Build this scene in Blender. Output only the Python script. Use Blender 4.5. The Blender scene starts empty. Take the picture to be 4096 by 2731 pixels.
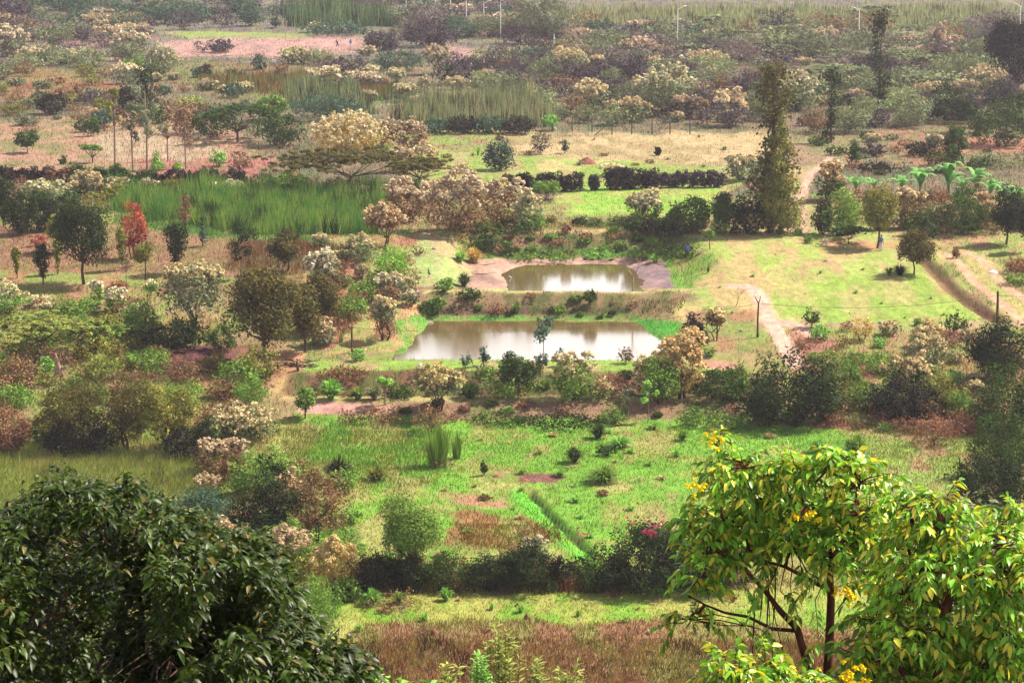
import bpy, math, random
import numpy as np
from mathutils import Vector, Matrix

# ------------------------------------------------------------------ camera, sky, sun, exposure
S = bpy.context.scene
CAM_H, PITCH, FPX = 47.0, math.radians(11.18), 2560.0      # metres, tilt below the horizon, focal length in 1024-wide pixels
cam_d = bpy.data.cameras.new('camera'); cam = bpy.data.objects.new('camera', cam_d)
S.collection.objects.link(cam); S.camera = cam
cam_d.sensor_width = 36.0; cam_d.lens = 36.0 * FPX / 1024.0
cam_d.clip_start = 0.5; cam_d.clip_end = 6000
cam.location = (0, 0, CAM_H); cam.rotation_euler = (math.pi / 2 - PITCH, 0, 0)

SUN_EL, SUN_AZ = math.radians(50), math.radians(68)         # azimuth clockwise from +Y (straight ahead)
W = bpy.data.worlds.new('World'); S.world = W; W.use_nodes = True
wn, wl = W.node_tree.nodes, W.node_tree.links
bg = wn['Background']; bg.inputs['Strength'].default_value = 0.07
sky = wn.new('ShaderNodeTexSky'); sky.sky_type = 'NISHITA'; sky.sun_disc = False
sky.sun_elevation = SUN_EL; sky.sun_rotation = SUN_AZ
sky.dust_density = 3.0; sky.air_density = 1.3
# broken white cloud over the blue
wtc = wn.new('ShaderNodeTexCoord'); wmap = wn.new('ShaderNodeMapping'); wmap.inputs['Scale'].default_value = (2.2, 2.2, 7)
wnz = wn.new('ShaderNodeTexNoise'); wnz.inputs['Scale'].default_value = 1.6; wnz.inputs['Detail'].default_value = 6
wrm = wn.new('ShaderNodeMapRange'); wrm.inputs['From Min'].default_value = 0.30; wrm.inputs['From Max'].default_value = 0.52
wmx = wn.new('ShaderNodeMix'); wmx.data_type = 'RGBA'
wl.new(wtc.outputs['Generated'], wmap.inputs[0]); wl.new(wmap.outputs[0], wnz.inputs['Vector'])
wl.new(wnz.outputs['Fac'], wrm.inputs['Value'])
# brighter, closed cloud towards the horizon, broken and dimmer overhead
wsx = wn.new('ShaderNodeSeparateXYZ'); wl.new(wtc.outputs['Generated'], wsx.inputs[0])
whz = wn.new('ShaderNodeMapRange'); whz.inputs['From Min'].default_value = 0.18; whz.inputs['From Max'].default_value = 0.48
whz.inputs['To Min'].default_value = 1.0; whz.inputs['To Max'].default_value = 0.0
wl.new(wsx.outputs['Z'], whz.inputs['Value'])
wmu = wn.new('ShaderNodeMath'); wmu.operation = 'MULTIPLY'; wmu.inputs[1].default_value = 0.55; wl.new(wrm.outputs[0], wmu.inputs[0])
wad = wn.new('ShaderNodeMath'); wad.operation = 'ADD'; wad.use_clamp = True; wl.new(wmu.outputs[0], wad.inputs[0]); wl.new(whz.outputs[0], wad.inputs[1])
wcc = wn.new('ShaderNodeMix'); wcc.data_type = 'RGBA'; wcc.inputs[6].default_value = (2.6, 2.6, 2.9, 1); wcc.inputs[7].default_value = (17, 16.9, 17.0, 1)
wl.new(whz.outputs[0], wcc.inputs[0]); wl.new(wcc.outputs[2], wmx.inputs[7])
wl.new(wad.outputs[0], wmx.inputs[0])
wl.new(sky.outputs[0], wmx.inputs[6]); wl.new(wmx.outputs[2], bg.inputs['Color'])
sd = bpy.data.lights.new('sun', 'SUN'); sd.energy = 5.0; sd.angle = math.radians(0.6); sd.color = (1.0, 0.93, 0.82)
so = bpy.data.objects.new('sun', sd); S.collection.objects.link(so)
sdir = Vector((math.sin(SUN_AZ) * math.cos(SUN_EL), math.cos(SUN_AZ) * math.cos(SUN_EL), math.sin(SUN_EL)))
so.rotation_euler = sdir.to_track_quat('Z', 'Y').to_euler()
S.view_settings.view_transform = 'Standard'; S.view_settings.look = 'None'
S.view_settings.exposure = 1.15; S.view_settings.gamma = 1.0
S.cycles.max_bounces = 5; S.cycles.diffuse_bounces = 2; S.cycles.glossy_bounces = 2
S.cycles.transmission_bounces = 2; S.cycles.volume_bounces = 0; S.cycles.transparent_max_bounces = 4
S.cycles.caustics_reflective = False; S.cycles.caustics_refractive = False
S.cycles.use_adaptive_sampling = True; S.cycles.adaptive_threshold = 0.02

# ------------------------------------------------------------------ helpers
CT, ST = math.cos(PITCH), math.sin(PITCH)
rs = np.random.RandomState(7)

def lin(c, k=0.5):
    """a sunlit appearance in 0-255 sRGB turned into an albedo"""
    a = np.asarray(c, float) / 255.0
    a = np.where(a <= 0.04045, a / 12.92, ((a + 0.055) / 1.055) ** 2.4)
    return (a * 0.93 + a.mean(-1, keepdims=True) * 0.07) * k

def vnoise(x, y, seed=0):
    xi = np.floor(x).astype(np.int64); yi = np.floor(y).astype(np.int64)
    fx = x - xi; fy = y - yi; fx = fx * fx * (3 - 2 * fx); fy = fy * fy * (3 - 2 * fy)
    def h(i, j):
        n = (i * 374761393 + j * 668265263 + seed * 974634777) & 0x7fffffff
        n = ((n ^ (n >> 13)) * 1274126177) & 0x7fffffff
        return ((n ^ (n >> 16)) & 0xffff) / 65535.0
    return (h(xi, yi) * (1 - fx) + h(xi + 1, yi) * fx) * (1 - fy) + (h(xi, yi + 1) * (1 - fx) + h(xi + 1, yi + 1) * fx) * fy

def fbm(x, y, seed=0, o=4):
    t = 0; a = 0.5; n = 0
    for k in range(o):
        t = t + a * vnoise(x * 2 ** k + 17.3 * k, y * 2 ** k - 9.1 * k, seed + k); n += a; a *= 0.55
    return t / n

def sm(a, b, t):
    t = np.clip((t - a) / (b - a), 0, 1); return t * t * (3 - 2 * t)

def flat_at(px, py, z=0.0):
    """ray through a photo pixel met with the level z"""
    u, v = (px - 512) / FPX, (py - 341) / FPX
    dy, dz = CT - v * ST, -ST - v * CT
    t = (z - CAM_H) / dz
    return t * u, t * dy

def project(x, y, z):
    d = y * CT + (CAM_H - z) * ST
    v = ((CAM_H - z) * CT - y * ST)
    return 512 + FPX * x / d, 341 + FPX * v / d, d

# ---- terrain: a plain that steps up past two bunded ponds
PY = np.array([0, 200, 204, 207.6, 210.3, 211.0, 212.0, 216.2, 220.4, 221.6, 240.0, 242.6, 243.8, 246.8, 248.3, 249.8, 262.0, 267.8, 270.6, 275.0, 277.5, 281.0, 300, 9000])
PZ = np.array([0, 0, 0.0, 0.90, 0.90, -0.1, -0.1, 1.75, 1.80, 0.50, 0.50, 0.98, 1.12, 2.95, 3.0, 2.05, 2.00, 2.26, 2.55, 4.65, 4.8, 4.4, 4.6, 4.6])
WATER1, WATER2 = 1.0, 2.3

def seg_dist(x, y, pts):
    d = np.full(np.shape(x), 1e9)
    for (ax, ay), (bx, by) in zip(pts[:-1], pts[1:]):
        L = (bx - ax) ** 2 + (by - ay) ** 2
        t = np.clip(((x - ax) * (bx - ax) + (y - ay) * (by - ay)) / L, 0, 1)
        d = np.minimum(d, np.hypot(x - ax - t * (bx - ax), y - ay - t * (by - ay)))
    return d

DITCH_R = [flat_at(905, 246, 4.4), flat_at(932, 262, 4.2), flat_at(952, 281, 3.8), flat_at(978, 302, 3.0), flat_at(999, 318, 2.2)]
DITCH_F = [flat_at(530, 490), flat_at(549, 512), flat_at(566, 528), flat_at(597, 556)]

def H(x, y):
    x = np.asarray(x, float); y = np.asarray(y, float)
    q = 4.6 * sm(206, 276, y)
    wob = (fbm(x * 0.13, y * 0.13, 3) - 0.5) * 2
    p = np.interp(y + wob * 0.5, PY, PZ)
    # side limits of the bunded strip
    left = np.interp(y, [205, 219.9, 220.9, 246, 251, 272, 279], [-21, -20, -7.6, -6.9, -4.2, -3.9, -6])
    right = np.interp(y, [205, 219.9, 220.9, 246, 251, 272, 279], [22, 21, 11.2, 11.0, 16.2, 16.2, 17])
    fl = np.interp(y, [205, 219.9, 220.9, 300], [5, 4, 2.6, 4.2]); fr = np.interp(y, [205, 219.9, 220.9, 300], [5, 4, 5.5, 5])
    left = left + wob * 1.0; right = right + wob * 1.2
    m = sm(0, 1, (x - (left - fl)) / fl) * sm(0, 1, ((right + fr) - x) / fr)
    # gently shelving mud on both sides of the far pond
    shelf = np.maximum(sm(6.0, 1.0, x - (left)), sm(4.8, .6, right - x)) * sm(249, 251, y) * sm(273, 269, y)
    p = p + shelf * 0.62
    z = q * (1 - m) + p * m
    z = z - 0.75 * sm(1.1, 0.15, seg_dist(x, y, DITCH_R)) - 0.5 * sm(0.45, 0.05, seg_dist(x, y, DITCH_F) + (fbm(x * .9, y * .9, 4) - .5) * .5)
    z = z + 0.35 * sm(2.6, 1.3, seg_dist(x + 1.9, y - 0.6, DITCH_R)) * 0
    calm = 1 - m * sm(203, 206, y) * sm(277, 275, y)
    z = z + (fbm(x * 0.05, y * 0.05, 9) - 0.5) * (0.5 + 0.9 * sm(280, 500, y)) * calm
    z = z + (fbm(x * 0.5, y * 0.5, 12, 3) - 0.5) * 0.16
    hill = np.logaddexp(0, (41.5 - 0.36 * y) / 2.0) * 2.0
    return z + hill

def at(px, py):
    """ground point seen at a photo pixel"""
    u, v = (px - 512) / FPX, (py - 341) / FPX
    dy, dz = CT - v * ST, -ST - v * CT
    t = np.linspace(110, 1100, 6000); z = CAM_H + t * dz
    below = z < H(t * u, t * dy)
    i = int(np.argmax(below)) if below.any() else len(t) - 1
    t0 = t[max(i - 1, 0)]; t1 = t[i]
    for _ in range(12):
        tm = (t0 + t1) / 2
        if CAM_H + tm * dz < float(H(tm * u, tm * dy)): t1 = tm
        else: t0 = tm
    x, y = t1 * u, t1 * dy
    return x, y, float(H(x, y)), t1

def mesh_obj(name, V, F, mat, col=None, smooth=False, link=True):
    V = np.asarray(V, np.float32); F = np.asarray(F, np.int32)
    me = bpy.data.meshes.new(name)
    me.vertices.add(len(V)); me.vertices.foreach_set('co', V.ravel())
    k = F.shape[1]
    me.loops.add(F.size); me.loops.foreach_set('vertex_index', F.ravel())
    me.polygons.add(len(F)); me.polygons.foreach_set('loop_start', np.arange(0, F.size, k, dtype=np.int32))
    if smooth: me.polygons.foreach_set('use_smooth', np.ones(len(F), bool))
    if col is not None:
        a = me.color_attributes.new('Col', 'FLOAT_COLOR', 'POINT')
        c = np.ones((len(V), 4), np.float32); c[:, :3] = col
        a.data.foreach_set('color', c.ravel())
    me.update(calc_edges=True)
    me.materials.append(mat)
    if not link: return me
    o = bpy.data.objects.new(name, me); S.collection.objects.link(o)
    return o

def tag(o, label=None, cat=None, group=None, kind=None):
    if label: o['label'] = label
    if cat: o['category'] = cat
    if group: o['group'] = group
    if kind: o['kind'] = kind
    return o

def empty(name, loc, rz=0.0, s=1.0):
    o = bpy.data.objects.new(name, None); S.collection.objects.link(o)
    o.location = loc; o.rotation_euler = (0, 0, rz); o.scale = (s, s, s)
    o.empty_display_size = 0.3
    return o

# ------------------------------------------------------------------ materials
def new_mat(name):
    m = bpy.data.materials.new(name); m.use_nodes = True
    n, l = m.node_tree.nodes, m.node_tree.links
    return m, n, l, n['Principled BSDF'], n['Material Output']

def leaf_mat(name, trans=0.3, rough=0.55, spec=0.25):
    m, n, l, p, out = new_mat(name)
    a = n.new('ShaderNodeAttribute'); a.attribute_name = 'Col'
    oi = n.new('ShaderNodeObjectInfo')
    mx = n.new('ShaderNodeMix'); mx.data_type = 'RGBA'; mx.blend_type = 'MULTIPLY'; mx.inputs[0].default_value = 1
    l.new(a.outputs['Color'], mx.inputs[6]); l.new(oi.outputs['Color'], mx.inputs[7])
    p.inputs['Roughness'].default_value = rough; p.inputs['Specular IOR Level'].default_value = spec
    l.new(mx.outputs[2], p.inputs['Base Color'])
    if trans > 0:
        t = n.new('ShaderNodeBsdfTranslucent'); ms = n.new('ShaderNodeMixShader'); ms.inputs[0].default_value = trans
        g = n.new('ShaderNodeMix'); g.data_type = 'RGBA'; g.blend_type = 'MULTIPLY'; g.inputs[0].default_value = 1
        g.inputs[7].default_value = (1.35, 1.25, 0.55, 1)
        l.new(mx.outputs[2], g.inputs[6]); l.new(g.outputs[2], t.inputs['Color'])
        l.new(p.outputs[0], ms.inputs[1]); l.new(t.outputs[0], ms.inputs[2]); l.new(ms.outputs[0], out.inputs['Surface'])
    return m

M_LEAF = leaf_mat('foliage', 0.16, 0.7, 0.06)
M_DARKLEAF = leaf_mat('dark_leathery_leaf', 0.25, 0.42, 0.22)
M_BLOOM = leaf_mat('blossom', 0.15, 0.9, 0.05)
M_GLOSS = leaf_mat('glossy_leaf', 0.3, 0.33, 0.3)
M_BLADE = leaf_mat('grass_blade', 0.3, 0.8, 0.05)

def noise_mat(name, c1, c2, scale=3.0, rough=0.9, spec=0.1, bump=0.0, coord='Object', metal=0.0, stretch=(1, 1, 1)):
    m, n, l, p, out = new_mat(name)
    tc = n.new('ShaderNodeTexCoord'); mp = n.new('ShaderNodeMapping'); mp.inputs['Scale'].default_value = stretch
    nz = n.new('ShaderNodeTexNoise'); nz.inputs['Scale'].default_value = scale; nz.inputs['Detail'].default_value = 5
    mr = n.new('ShaderNodeMapRange'); mr.inputs['From Min'].default_value = 0.35; mr.inputs['From Max'].default_value = 0.65
    mx = n.new('ShaderNodeMix'); mx.data_type = 'RGBA'
    mx.inputs[6].default_value = (*c1, 1); mx.inputs[7].default_value = (*c2, 1)
    l.new(tc.outputs[coord], mp.inputs[0]); l.new(mp.outputs[0], nz.inputs['Vector']); l.new(nz.outputs['Fac'], mr.inputs['Value'])
    l.new(mr.outputs[0], mx.inputs[0]); l.new(mx.outputs[2], p.inputs['Base Color'])
    p.inputs['Roughness'].default_value = rough; p.inputs['Specular IOR Level'].default_value = spec; p.inputs['Metallic'].default_value = metal
    if bump:
        b = n.new('ShaderNodeBump'); b.inputs['Strength'].default_value = bump
        l.new(nz.outputs['Fac'], b.inputs['Height']); l.new(b.outputs[0], p.inputs['Normal'])
    return m

M_BARK = noise_mat('brown_bark', lin((120, 88, 66)), lin((70, 50, 40)), 6, stretch=(1, 1, .2), bump=.4)
M_PALEBARK = noise_mat('pale_bark', lin((190, 165, 140)), lin((140, 115, 95)), 6, stretch=(1, 1, .2), bump=.3)
M_REDBARK = noise_mat('reddish_bark', lin((150, 85, 60)), lin((95, 50, 38)), 9, stretch=(1, 1, .3), bump=.4)
M_DEADWOOD = noise_mat('bleached_dead_wood', lin((225, 190, 165)), lin((170, 130, 110)), 5, bump=.3)
M_PAINT = noise_mat('white_pole_paint', (0.75, 0.75, 0.76), (0.62, 0.62, 0.63), 2, rough=0.45, spec=.4)
M_PLASTIC = noise_mat('white_plastic', (0.8, 0.78, 0.76), (0.6, 0.58, 0.56), 4, rough=.6)
M_CABLE = noise_mat('dark_cable', (0.05, 0.04, 0.04), (0.09, 0.07, 0.06), 3, rough=.7)
M_STONE = noise_mat('pale_stone', lin((215, 200, 190)), lin((160, 145, 135)), 4, bump=.5)
M_CLAY = noise_mat('clay_soil', lin((190, 120, 100)), lin((140, 85, 70)), 3, bump=.6)
M_DARKSOIL = noise_mat('dark_soil', lin((110, 75, 65)), lin((65, 45, 42)), 4, bump=.6)
M_FENCE = noise_mat('fence_wood', lin((105, 100, 100)), lin((70, 66, 66)), 4)

def tube(segs, sides=5):
    """tapered tubes along point lists: segs = [[(p, r), (p, r), ...], ...] -> one quad mesh"""
    V, F = [], []
    base = 0
    ang = np.arange(sides) * 2 * math.pi / sides
    for pts in segs:
        P = np.array([p for p, r in pts], float); R = np.array([r for p, r in pts], float)
        T = np.gradient(P, axis=0); T /= np.linalg.norm(T, axis=1, keepdims=True) + 1e-9
        ref = np.array([0.31, 0.95, 0.07]) if abs(T[0][2]) > 0.5 else np.array([0, 0, 1.0])
        A = np.cross(T, ref); A /= np.linalg.norm(A, axis=1, keepdims=True) + 1e-9
        B = np.cross(T, A)
        ring = P[:, None, :] + R[:, None, None] * (A[:, None, :] * np.cos(ang)[None, :, None] + B[:, None, :] * np.sin(ang)[None, :, None])
        n = len(pts); V.append(ring.reshape(-1, 3))
        i = np.arange(n - 1)[:, None] * sides; j = np.arange(sides)[None, :]; j2 = (j + 1) % sides
        F.append((base + np.stack([i + j, i + j2, i + sides + j2, i + sides + j], -1)).reshape(-1, 4))
        if sides >= 4:
            F.append(np.array([[base + (n - 1) * sides, base + (n - 1) * sides + 1, base + (n - 1) * sides + 2, base + (n - 1) * sides + (3 if sides > 3 else 2)]]))
        base += n * sides
    return np.concatenate(V), np.concatenate(F)

def diamonds(c, a, b):
    """leaf quads: centre c, half-length vector a, half-width vector b"""
    V = np.stack([c - a, c + b, c + a, c - b], 1).reshape(-1, 3)
    return V, np.arange(len(V)).reshape(-1, 4)

def unit(v): return v / (np.linalg.norm(v, axis=-1, keepdims=True) + 1e-9)
# ------------------------------------------------------------------ ground cover zones, outlined on the photo and laid on the terrain
# (outline, main colour, second colour, share of second, height of the growth, feather)
G1, G2 = (140, 205, 70), (185, 200, 105)
ZONES = [
 ([(-400, -60), (1500, -60), (1500, 62), (-400, 62)], (122, 114, 108), (138, 138, 105), .5, .5, 6),
 ([(-400, 60), (1500, 60), (1500, 200), (-400, 200)], (118, 122, 88), (142, 122, 96), .5, .5, 6),
 ([(-400, 198), (1500, 198), (1500, 420), (-400, 420)], (150, 165, 85), (175, 150, 105), .5, .35, 6),
 ([(-600, 415), (1600, 415), (1600, 900), (-600, 900)], (145, 180, 80), (175, 165, 95), .5, .35, 6),
 # far meadows
 ([(150, 41), (250, 37), (355, 36), (372, 44), (360, 50), (300, 58), (200, 56), (160, 60)], (205, 160, 148), (180, 140, 132), .4, .35, 2),
 ([(150, 32), (200, 31), (312, 34), (312, 37), (190, 38)], (150, 180, 95), (170, 165, 110), .3, .3, 1),
 ([(420, 48), (445, 44), (530, 56), (525, 72), (470, 70), (440, 60)], (190, 150, 142), (168, 132, 126), .4, .35, 2),
 ([(470, 68), (560, 72), (545, 84), (480, 80)], (165, 175, 100), (170, 145, 110), .4, .4, 2),
 ([(20, 30), (110, 28), (120, 42), (90, 48), (20, 40)], (155, 150, 105), (165, 120, 115), .5, .4, 2),
 ([(40, 38), (170, 30), (165, 58), (60, 60)], (168, 122, 120), (130, 125, 110), .5, .5, 3),
 ([(540, 36), (590, 36), (590, 46), (540, 45)], (185, 150, 115), (170, 170, 110), .4, .3, 2),
 ([(610, 44), (800, 46), (760, 56), (620, 56)], (165, 145, 115), (160, 165, 105), .5, .4, 2),
 ([(870, 30), (960, 30), (940, 46), (880, 44)], (150, 155, 105), (150, 130, 110), .4, .4, 2),
 ([(0, 62), (90, 76), (150, 92), (0, 98)], (150, 140, 80), (155, 105, 75), .5, .5, 3),
 ([(150, 58), (320, 66), (330, 96), (230, 100), (150, 78)], (150, 118, 85), (128, 135, 80), .5, .6, 3),
 ([(280, 92), (500, 92), (500, 100), (300, 108)], (125, 150, 95), (150, 155, 115), .4, .8, 3),
 # pinkish meadow at left
 ([(-60, 128), (20, 122), (110, 112), (215, 118), (255, 140), (270, 172), (230, 182), (-60, 182)], (188, 146, 120), (150, 142, 92), .45, .35, 3),
 ([(95, 128), (210, 126), (222, 150), (215, 160), (100, 158)], (196, 172, 140), (178, 145, 118), .4, .5, 4),
 ([(130, 160), (270, 158), (275, 180), (140, 184)], (185, 125, 110), (150, 130, 90), .3, .4, 3),
 # centre meadows
 ([(395, 124), (520, 126), (560, 140), (520, 176), (395, 178)], (150, 175, 92), (168, 145, 100), .45, .35, 3),
 ([(500, 134), (780, 132), (770, 162), (640, 166), (560, 162), (510, 150)], (208, 182, 132), (180, 160, 108), .45, .25, 4),
 ([(430, 150), (560, 158), (720, 166), (760, 176), (700, 192), (430, 186)], (150, 185, 85), (180, 170, 110), .45, .2, 3),
 ([(540, 160), (590, 158), (582, 170), (540, 172)], (205, 190, 120), (150, 195, 90), .4, .15, 2),
 ([(560, 188), (725, 186), (720, 206), (640, 232), (560, 232)], (150, 205, 80), (185, 190, 105), .35, .25, 3),
 ([(560, 214), (660, 216), (700, 234), (540, 236)], (165, 150, 95), (120, 140, 70), .4, .45, 2),
 ([(790, 150), (850, 152), (838, 168), (815, 176), (802, 188), (812, 232), (785, 232), (790, 190)], (190, 165, 115), (165, 190, 95), .35, .12, 2),
 ([(770, 132), (870, 138), (880, 160), (800, 168), (770, 150)], (165, 135, 105), (150, 145, 95), .5, .3, 3),
 ([(880, 128), (1060, 130), (1060, 165), (900, 170), (860, 150)], (170, 128, 100), (140, 135, 90), .5, .35, 3),
 ([(950, 138), (1040, 138), (1040, 150), (930, 150)], (185, 120, 95), (160, 130, 90), .4, .2, 2),
 # reed bed floor, orchard floor
 ([(108, 190), (385, 190), (388, 240), (235, 242), (110, 232)], (85, 135, 55), (110, 150, 65), .5, .6, 3),
 ([(-60, 226), (110, 228), (240, 240), (350, 246), (350, 275), (250, 292), (-60, 296)], (162, 122, 92), (150, 130, 82), .5, .3, 3),
 ([(240, 238), (350, 244), (350, 262), (250, 266)], (160, 115, 95), (140, 130, 90), .5, .5, 3),
 ([(-60, 266), (60, 272), (230, 276), (240, 284), (100, 288), (-60, 286)], (150, 165, 85), (185, 140, 95), .45, .2, 2),
 ([(-60, 284), (100, 286), (160, 290), (150, 306), (-60, 310)], (180, 140, 100), (160, 160, 85), .45, .3, 3),
 ([(-60, 310), (230, 316), (230, 350), (-60, 350)], (145, 160, 75), (165, 145, 85), .4, .45, 3),
 # ground left of the ponds
 ([(340, 236), (420, 232), (420, 345), (350, 352), (320, 345), (300, 300)], (170, 170, 95), (190, 130, 105), .45, .3, 3),
 ([(415, 236), (432, 231), (455, 238), (478, 262), (472, 290), (425, 296), (412, 270)], (172, 200, 118), (200, 180, 125), .45, .12, 2),
 ([(452, 236), (485, 236), (490, 262), (470, 266)], (200, 145, 90), (160, 165, 80), .4, .35, 2),
 ([(415, 284), (475, 288), (480, 306), (425, 306)], (170, 110, 105), (130, 120, 90), .4, .2, 2),
 ([(375, 300), (425, 304), (412, 350), (330, 356), (350, 320)], (215, 165, 115), (170, 175, 95), .45, .2, 3),
 ([(395, 320), (440, 312), (440, 325), (412, 356), (395, 356)], (118, 180, 76), (155, 155, 85), .4, .2, 1.5),
 # banks of the far pond
 ([(470, 228), (700, 228), (700, 236), (655, 262), (480, 262)], (156, 124, 90), (110, 128, 66), .5, .25, 2),
 ([(478, 246), (690, 247), (662, 262), (480, 262)], (100, 140, 65), (150, 115, 80), .35, .4, 2),
 ([(460, 229), (720, 229), (720, 233), (460, 233)], (205, 185, 120), (190, 140, 105), .4, .1, 1),
 ([(466, 259.5), (500, 257.5), (660, 257.5), (690, 268), (684, 292), (466, 292), (466, 275)], (212, 170, 148), (178, 140, 126), .45, 0, 1.5),
 ([(636, 262), (672, 262), (676, 291), (632, 291)], (150, 125, 130), (185, 150, 145), .4, 0, 2),
 ([(664, 258), (700, 240), (716, 262), (700, 288), (676, 290)], (130, 190, 75), (175, 180, 100), .4, .45, 2),
 # berm between the ponds
 ([(425, 289), (720, 288), (720, 293), (425, 294)], (190, 195, 110), (215, 180, 130), .4, .1, 1),
 ([(425, 293), (700, 292), (690, 316), (425, 318)], (172, 142, 104), (124, 124, 72), .45, .25, 2),
 ([(430, 308), (640, 308), (640, 316), (430, 317)], (105, 85, 70), (90, 110, 60), .4, .35, 1.5),
 ([(415, 315), (650, 314), (650, 321), (415, 322)], (112, 172, 74), (135, 155, 78), .4, .25, 1.2),
 ([(640, 318), (690, 322), (672, 345), (655, 338)], (92, 192, 68), (120, 175, 72), .4, .3, 1.5),
 # right lawn
 ([(688, 231), (930, 233), (945, 270), (990, 318), (780, 324), (700, 330), (672, 310), (700, 286), (716, 262)], (172, 200, 98), (205, 180, 118), .48, .1, 3),
 ([(780, 272), (960, 282), (990, 322), (780, 326)], (158, 198, 86), (192, 186, 108), .5, .1, 6),
 ([(820, 240), (930, 240), (930, 252), (820, 250)], (205, 160, 110), (185, 185, 100), .45, .1, 3),
 ([(760, 322), (1040, 322), (1040, 330), (760, 330)], (200, 160, 130), (165, 190, 95), .5, .15, 2),
 ([(690, 305), (765, 312), (775, 350), (700, 352)], (150, 165, 85), (185, 140, 100), .45, .15, 3),
 ([(930, 233), (1060, 235), (1060, 262), (990, 258), (940, 252)], (205, 160, 120), (165, 180, 95), .45, .25, 2),
 ([(950, 252), (972, 251), (1060, 312), (1060, 332), (1005, 318), (985, 292)], (195, 180, 110), (165, 190, 95), .4, .15, 1.5),
 ([(1000, 262), (1060, 262), (1060, 300), (1010, 290)], (155, 150, 85), (170, 110, 90), .4, .4, 3),
 ([(775, 328), (1060, 326), (1060, 416), (760, 416)], (165, 170, 90), (195, 140, 115), .45, .35, 4),
 # front slope of the near bund, low berm, main field
 ([(230, 352), (300, 350), (305, 395), (215, 395)], (222, 190, 125), (200, 145, 110), .45, .15, 3),
 ([(300, 360), (780, 358), (780, 372), (300, 371)], (150, 195, 85), (190, 165, 110), .35, .12, 1.5),
 ([(290, 371), (780, 371), (780, 400), (290, 398)], (154, 114, 84), (112, 118, 62), .5, .3, 2),
 ([(690, 352), (790, 355), (790, 372), (690, 366)], (205, 150, 125), (160, 160, 85), .45, .1, 2),
 ([(280, 396), (720, 396), (720, 402), (280, 402)], (200, 195, 115), (200, 150, 115), .4, .1, 1),
 ([(285, 402), (330, 401), (400, 404), (405, 414), (300, 413)], (228, 170, 155), (205, 145, 130), .4, 0, 1),
 ([(395, 401), (740, 401), (740, 420), (400, 422)], (170, 134, 106), (124, 140, 72), .5, .3, 1.5),
 ([(140, 350), (160, 345), (255, 346), (262, 362), (200, 374), (150, 364)], (128, 80, 82), (155, 105, 85), .35, .1, 2),
 ([(125, 345), (165, 338), (165, 352), (120, 365)], (110, 185, 60), (150, 175, 75), .3, .3, 2),
 ([(170, 372), (270, 385), (250, 440), (170, 440)], (175, 145, 90), (150, 165, 80), .45, .35, 4),
 ([(265, 418), (420, 418), (700, 420), (850, 425), (870, 560), (330, 600), (290, 500)], (128, 192, 66), (178, 180, 98), .32, .2, 4),
 ([(265, 420), (440, 420), (440, 488), (320, 490)], (120, 180, 64), (165, 165, 88), .42, .35, 6),
 ([(835, 425), (1100, 425), (1100, 520), (870, 540)], (150, 185, 85), (185, 155, 110), .4, .25, 4),
 ([(815, 402), (1000, 405), (995, 436), (820, 430)], (160, 105, 88), (140, 150, 80), .4, .5, 3),
 ([(440, 516), (470, 510), (550, 520), (565, 545), (480, 552), (430, 540)], (172, 128, 80), (150, 165, 80), .5, .25, 6),
 ([(440, 492), (500, 490), (505, 506), (440, 505)], (195, 145, 110), (140, 180, 80), .45, .15, 3),
 ([(478, 470), (568, 474), (560, 482), (500, 482)], (150, 100, 92), (140, 170, 80), .4, .1, 1.5),
 ([(-100, 446), (170, 448), (200, 470), (190, 530), (-100, 540)], (165, 180, 90), (195, 185, 115), .4, .7, 4),
 ([(300, 590), (1100, 586), (1100, 640), (860, 640), (340, 650)], (140, 195, 66), (190, 190, 92), .4, .16, 4),
 ([(370, 622), (520, 624), (680, 622), (860, 632), (1100, 625), (1100, 900), (360, 900)], (170, 126, 92), (160, 152, 84), .5, .35, 5),
 ([(345, 572), (600, 572), (700, 585), (700, 592), (345, 592)], (160, 112, 72), (140, 150, 70), .4, .4, 2),
]

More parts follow.
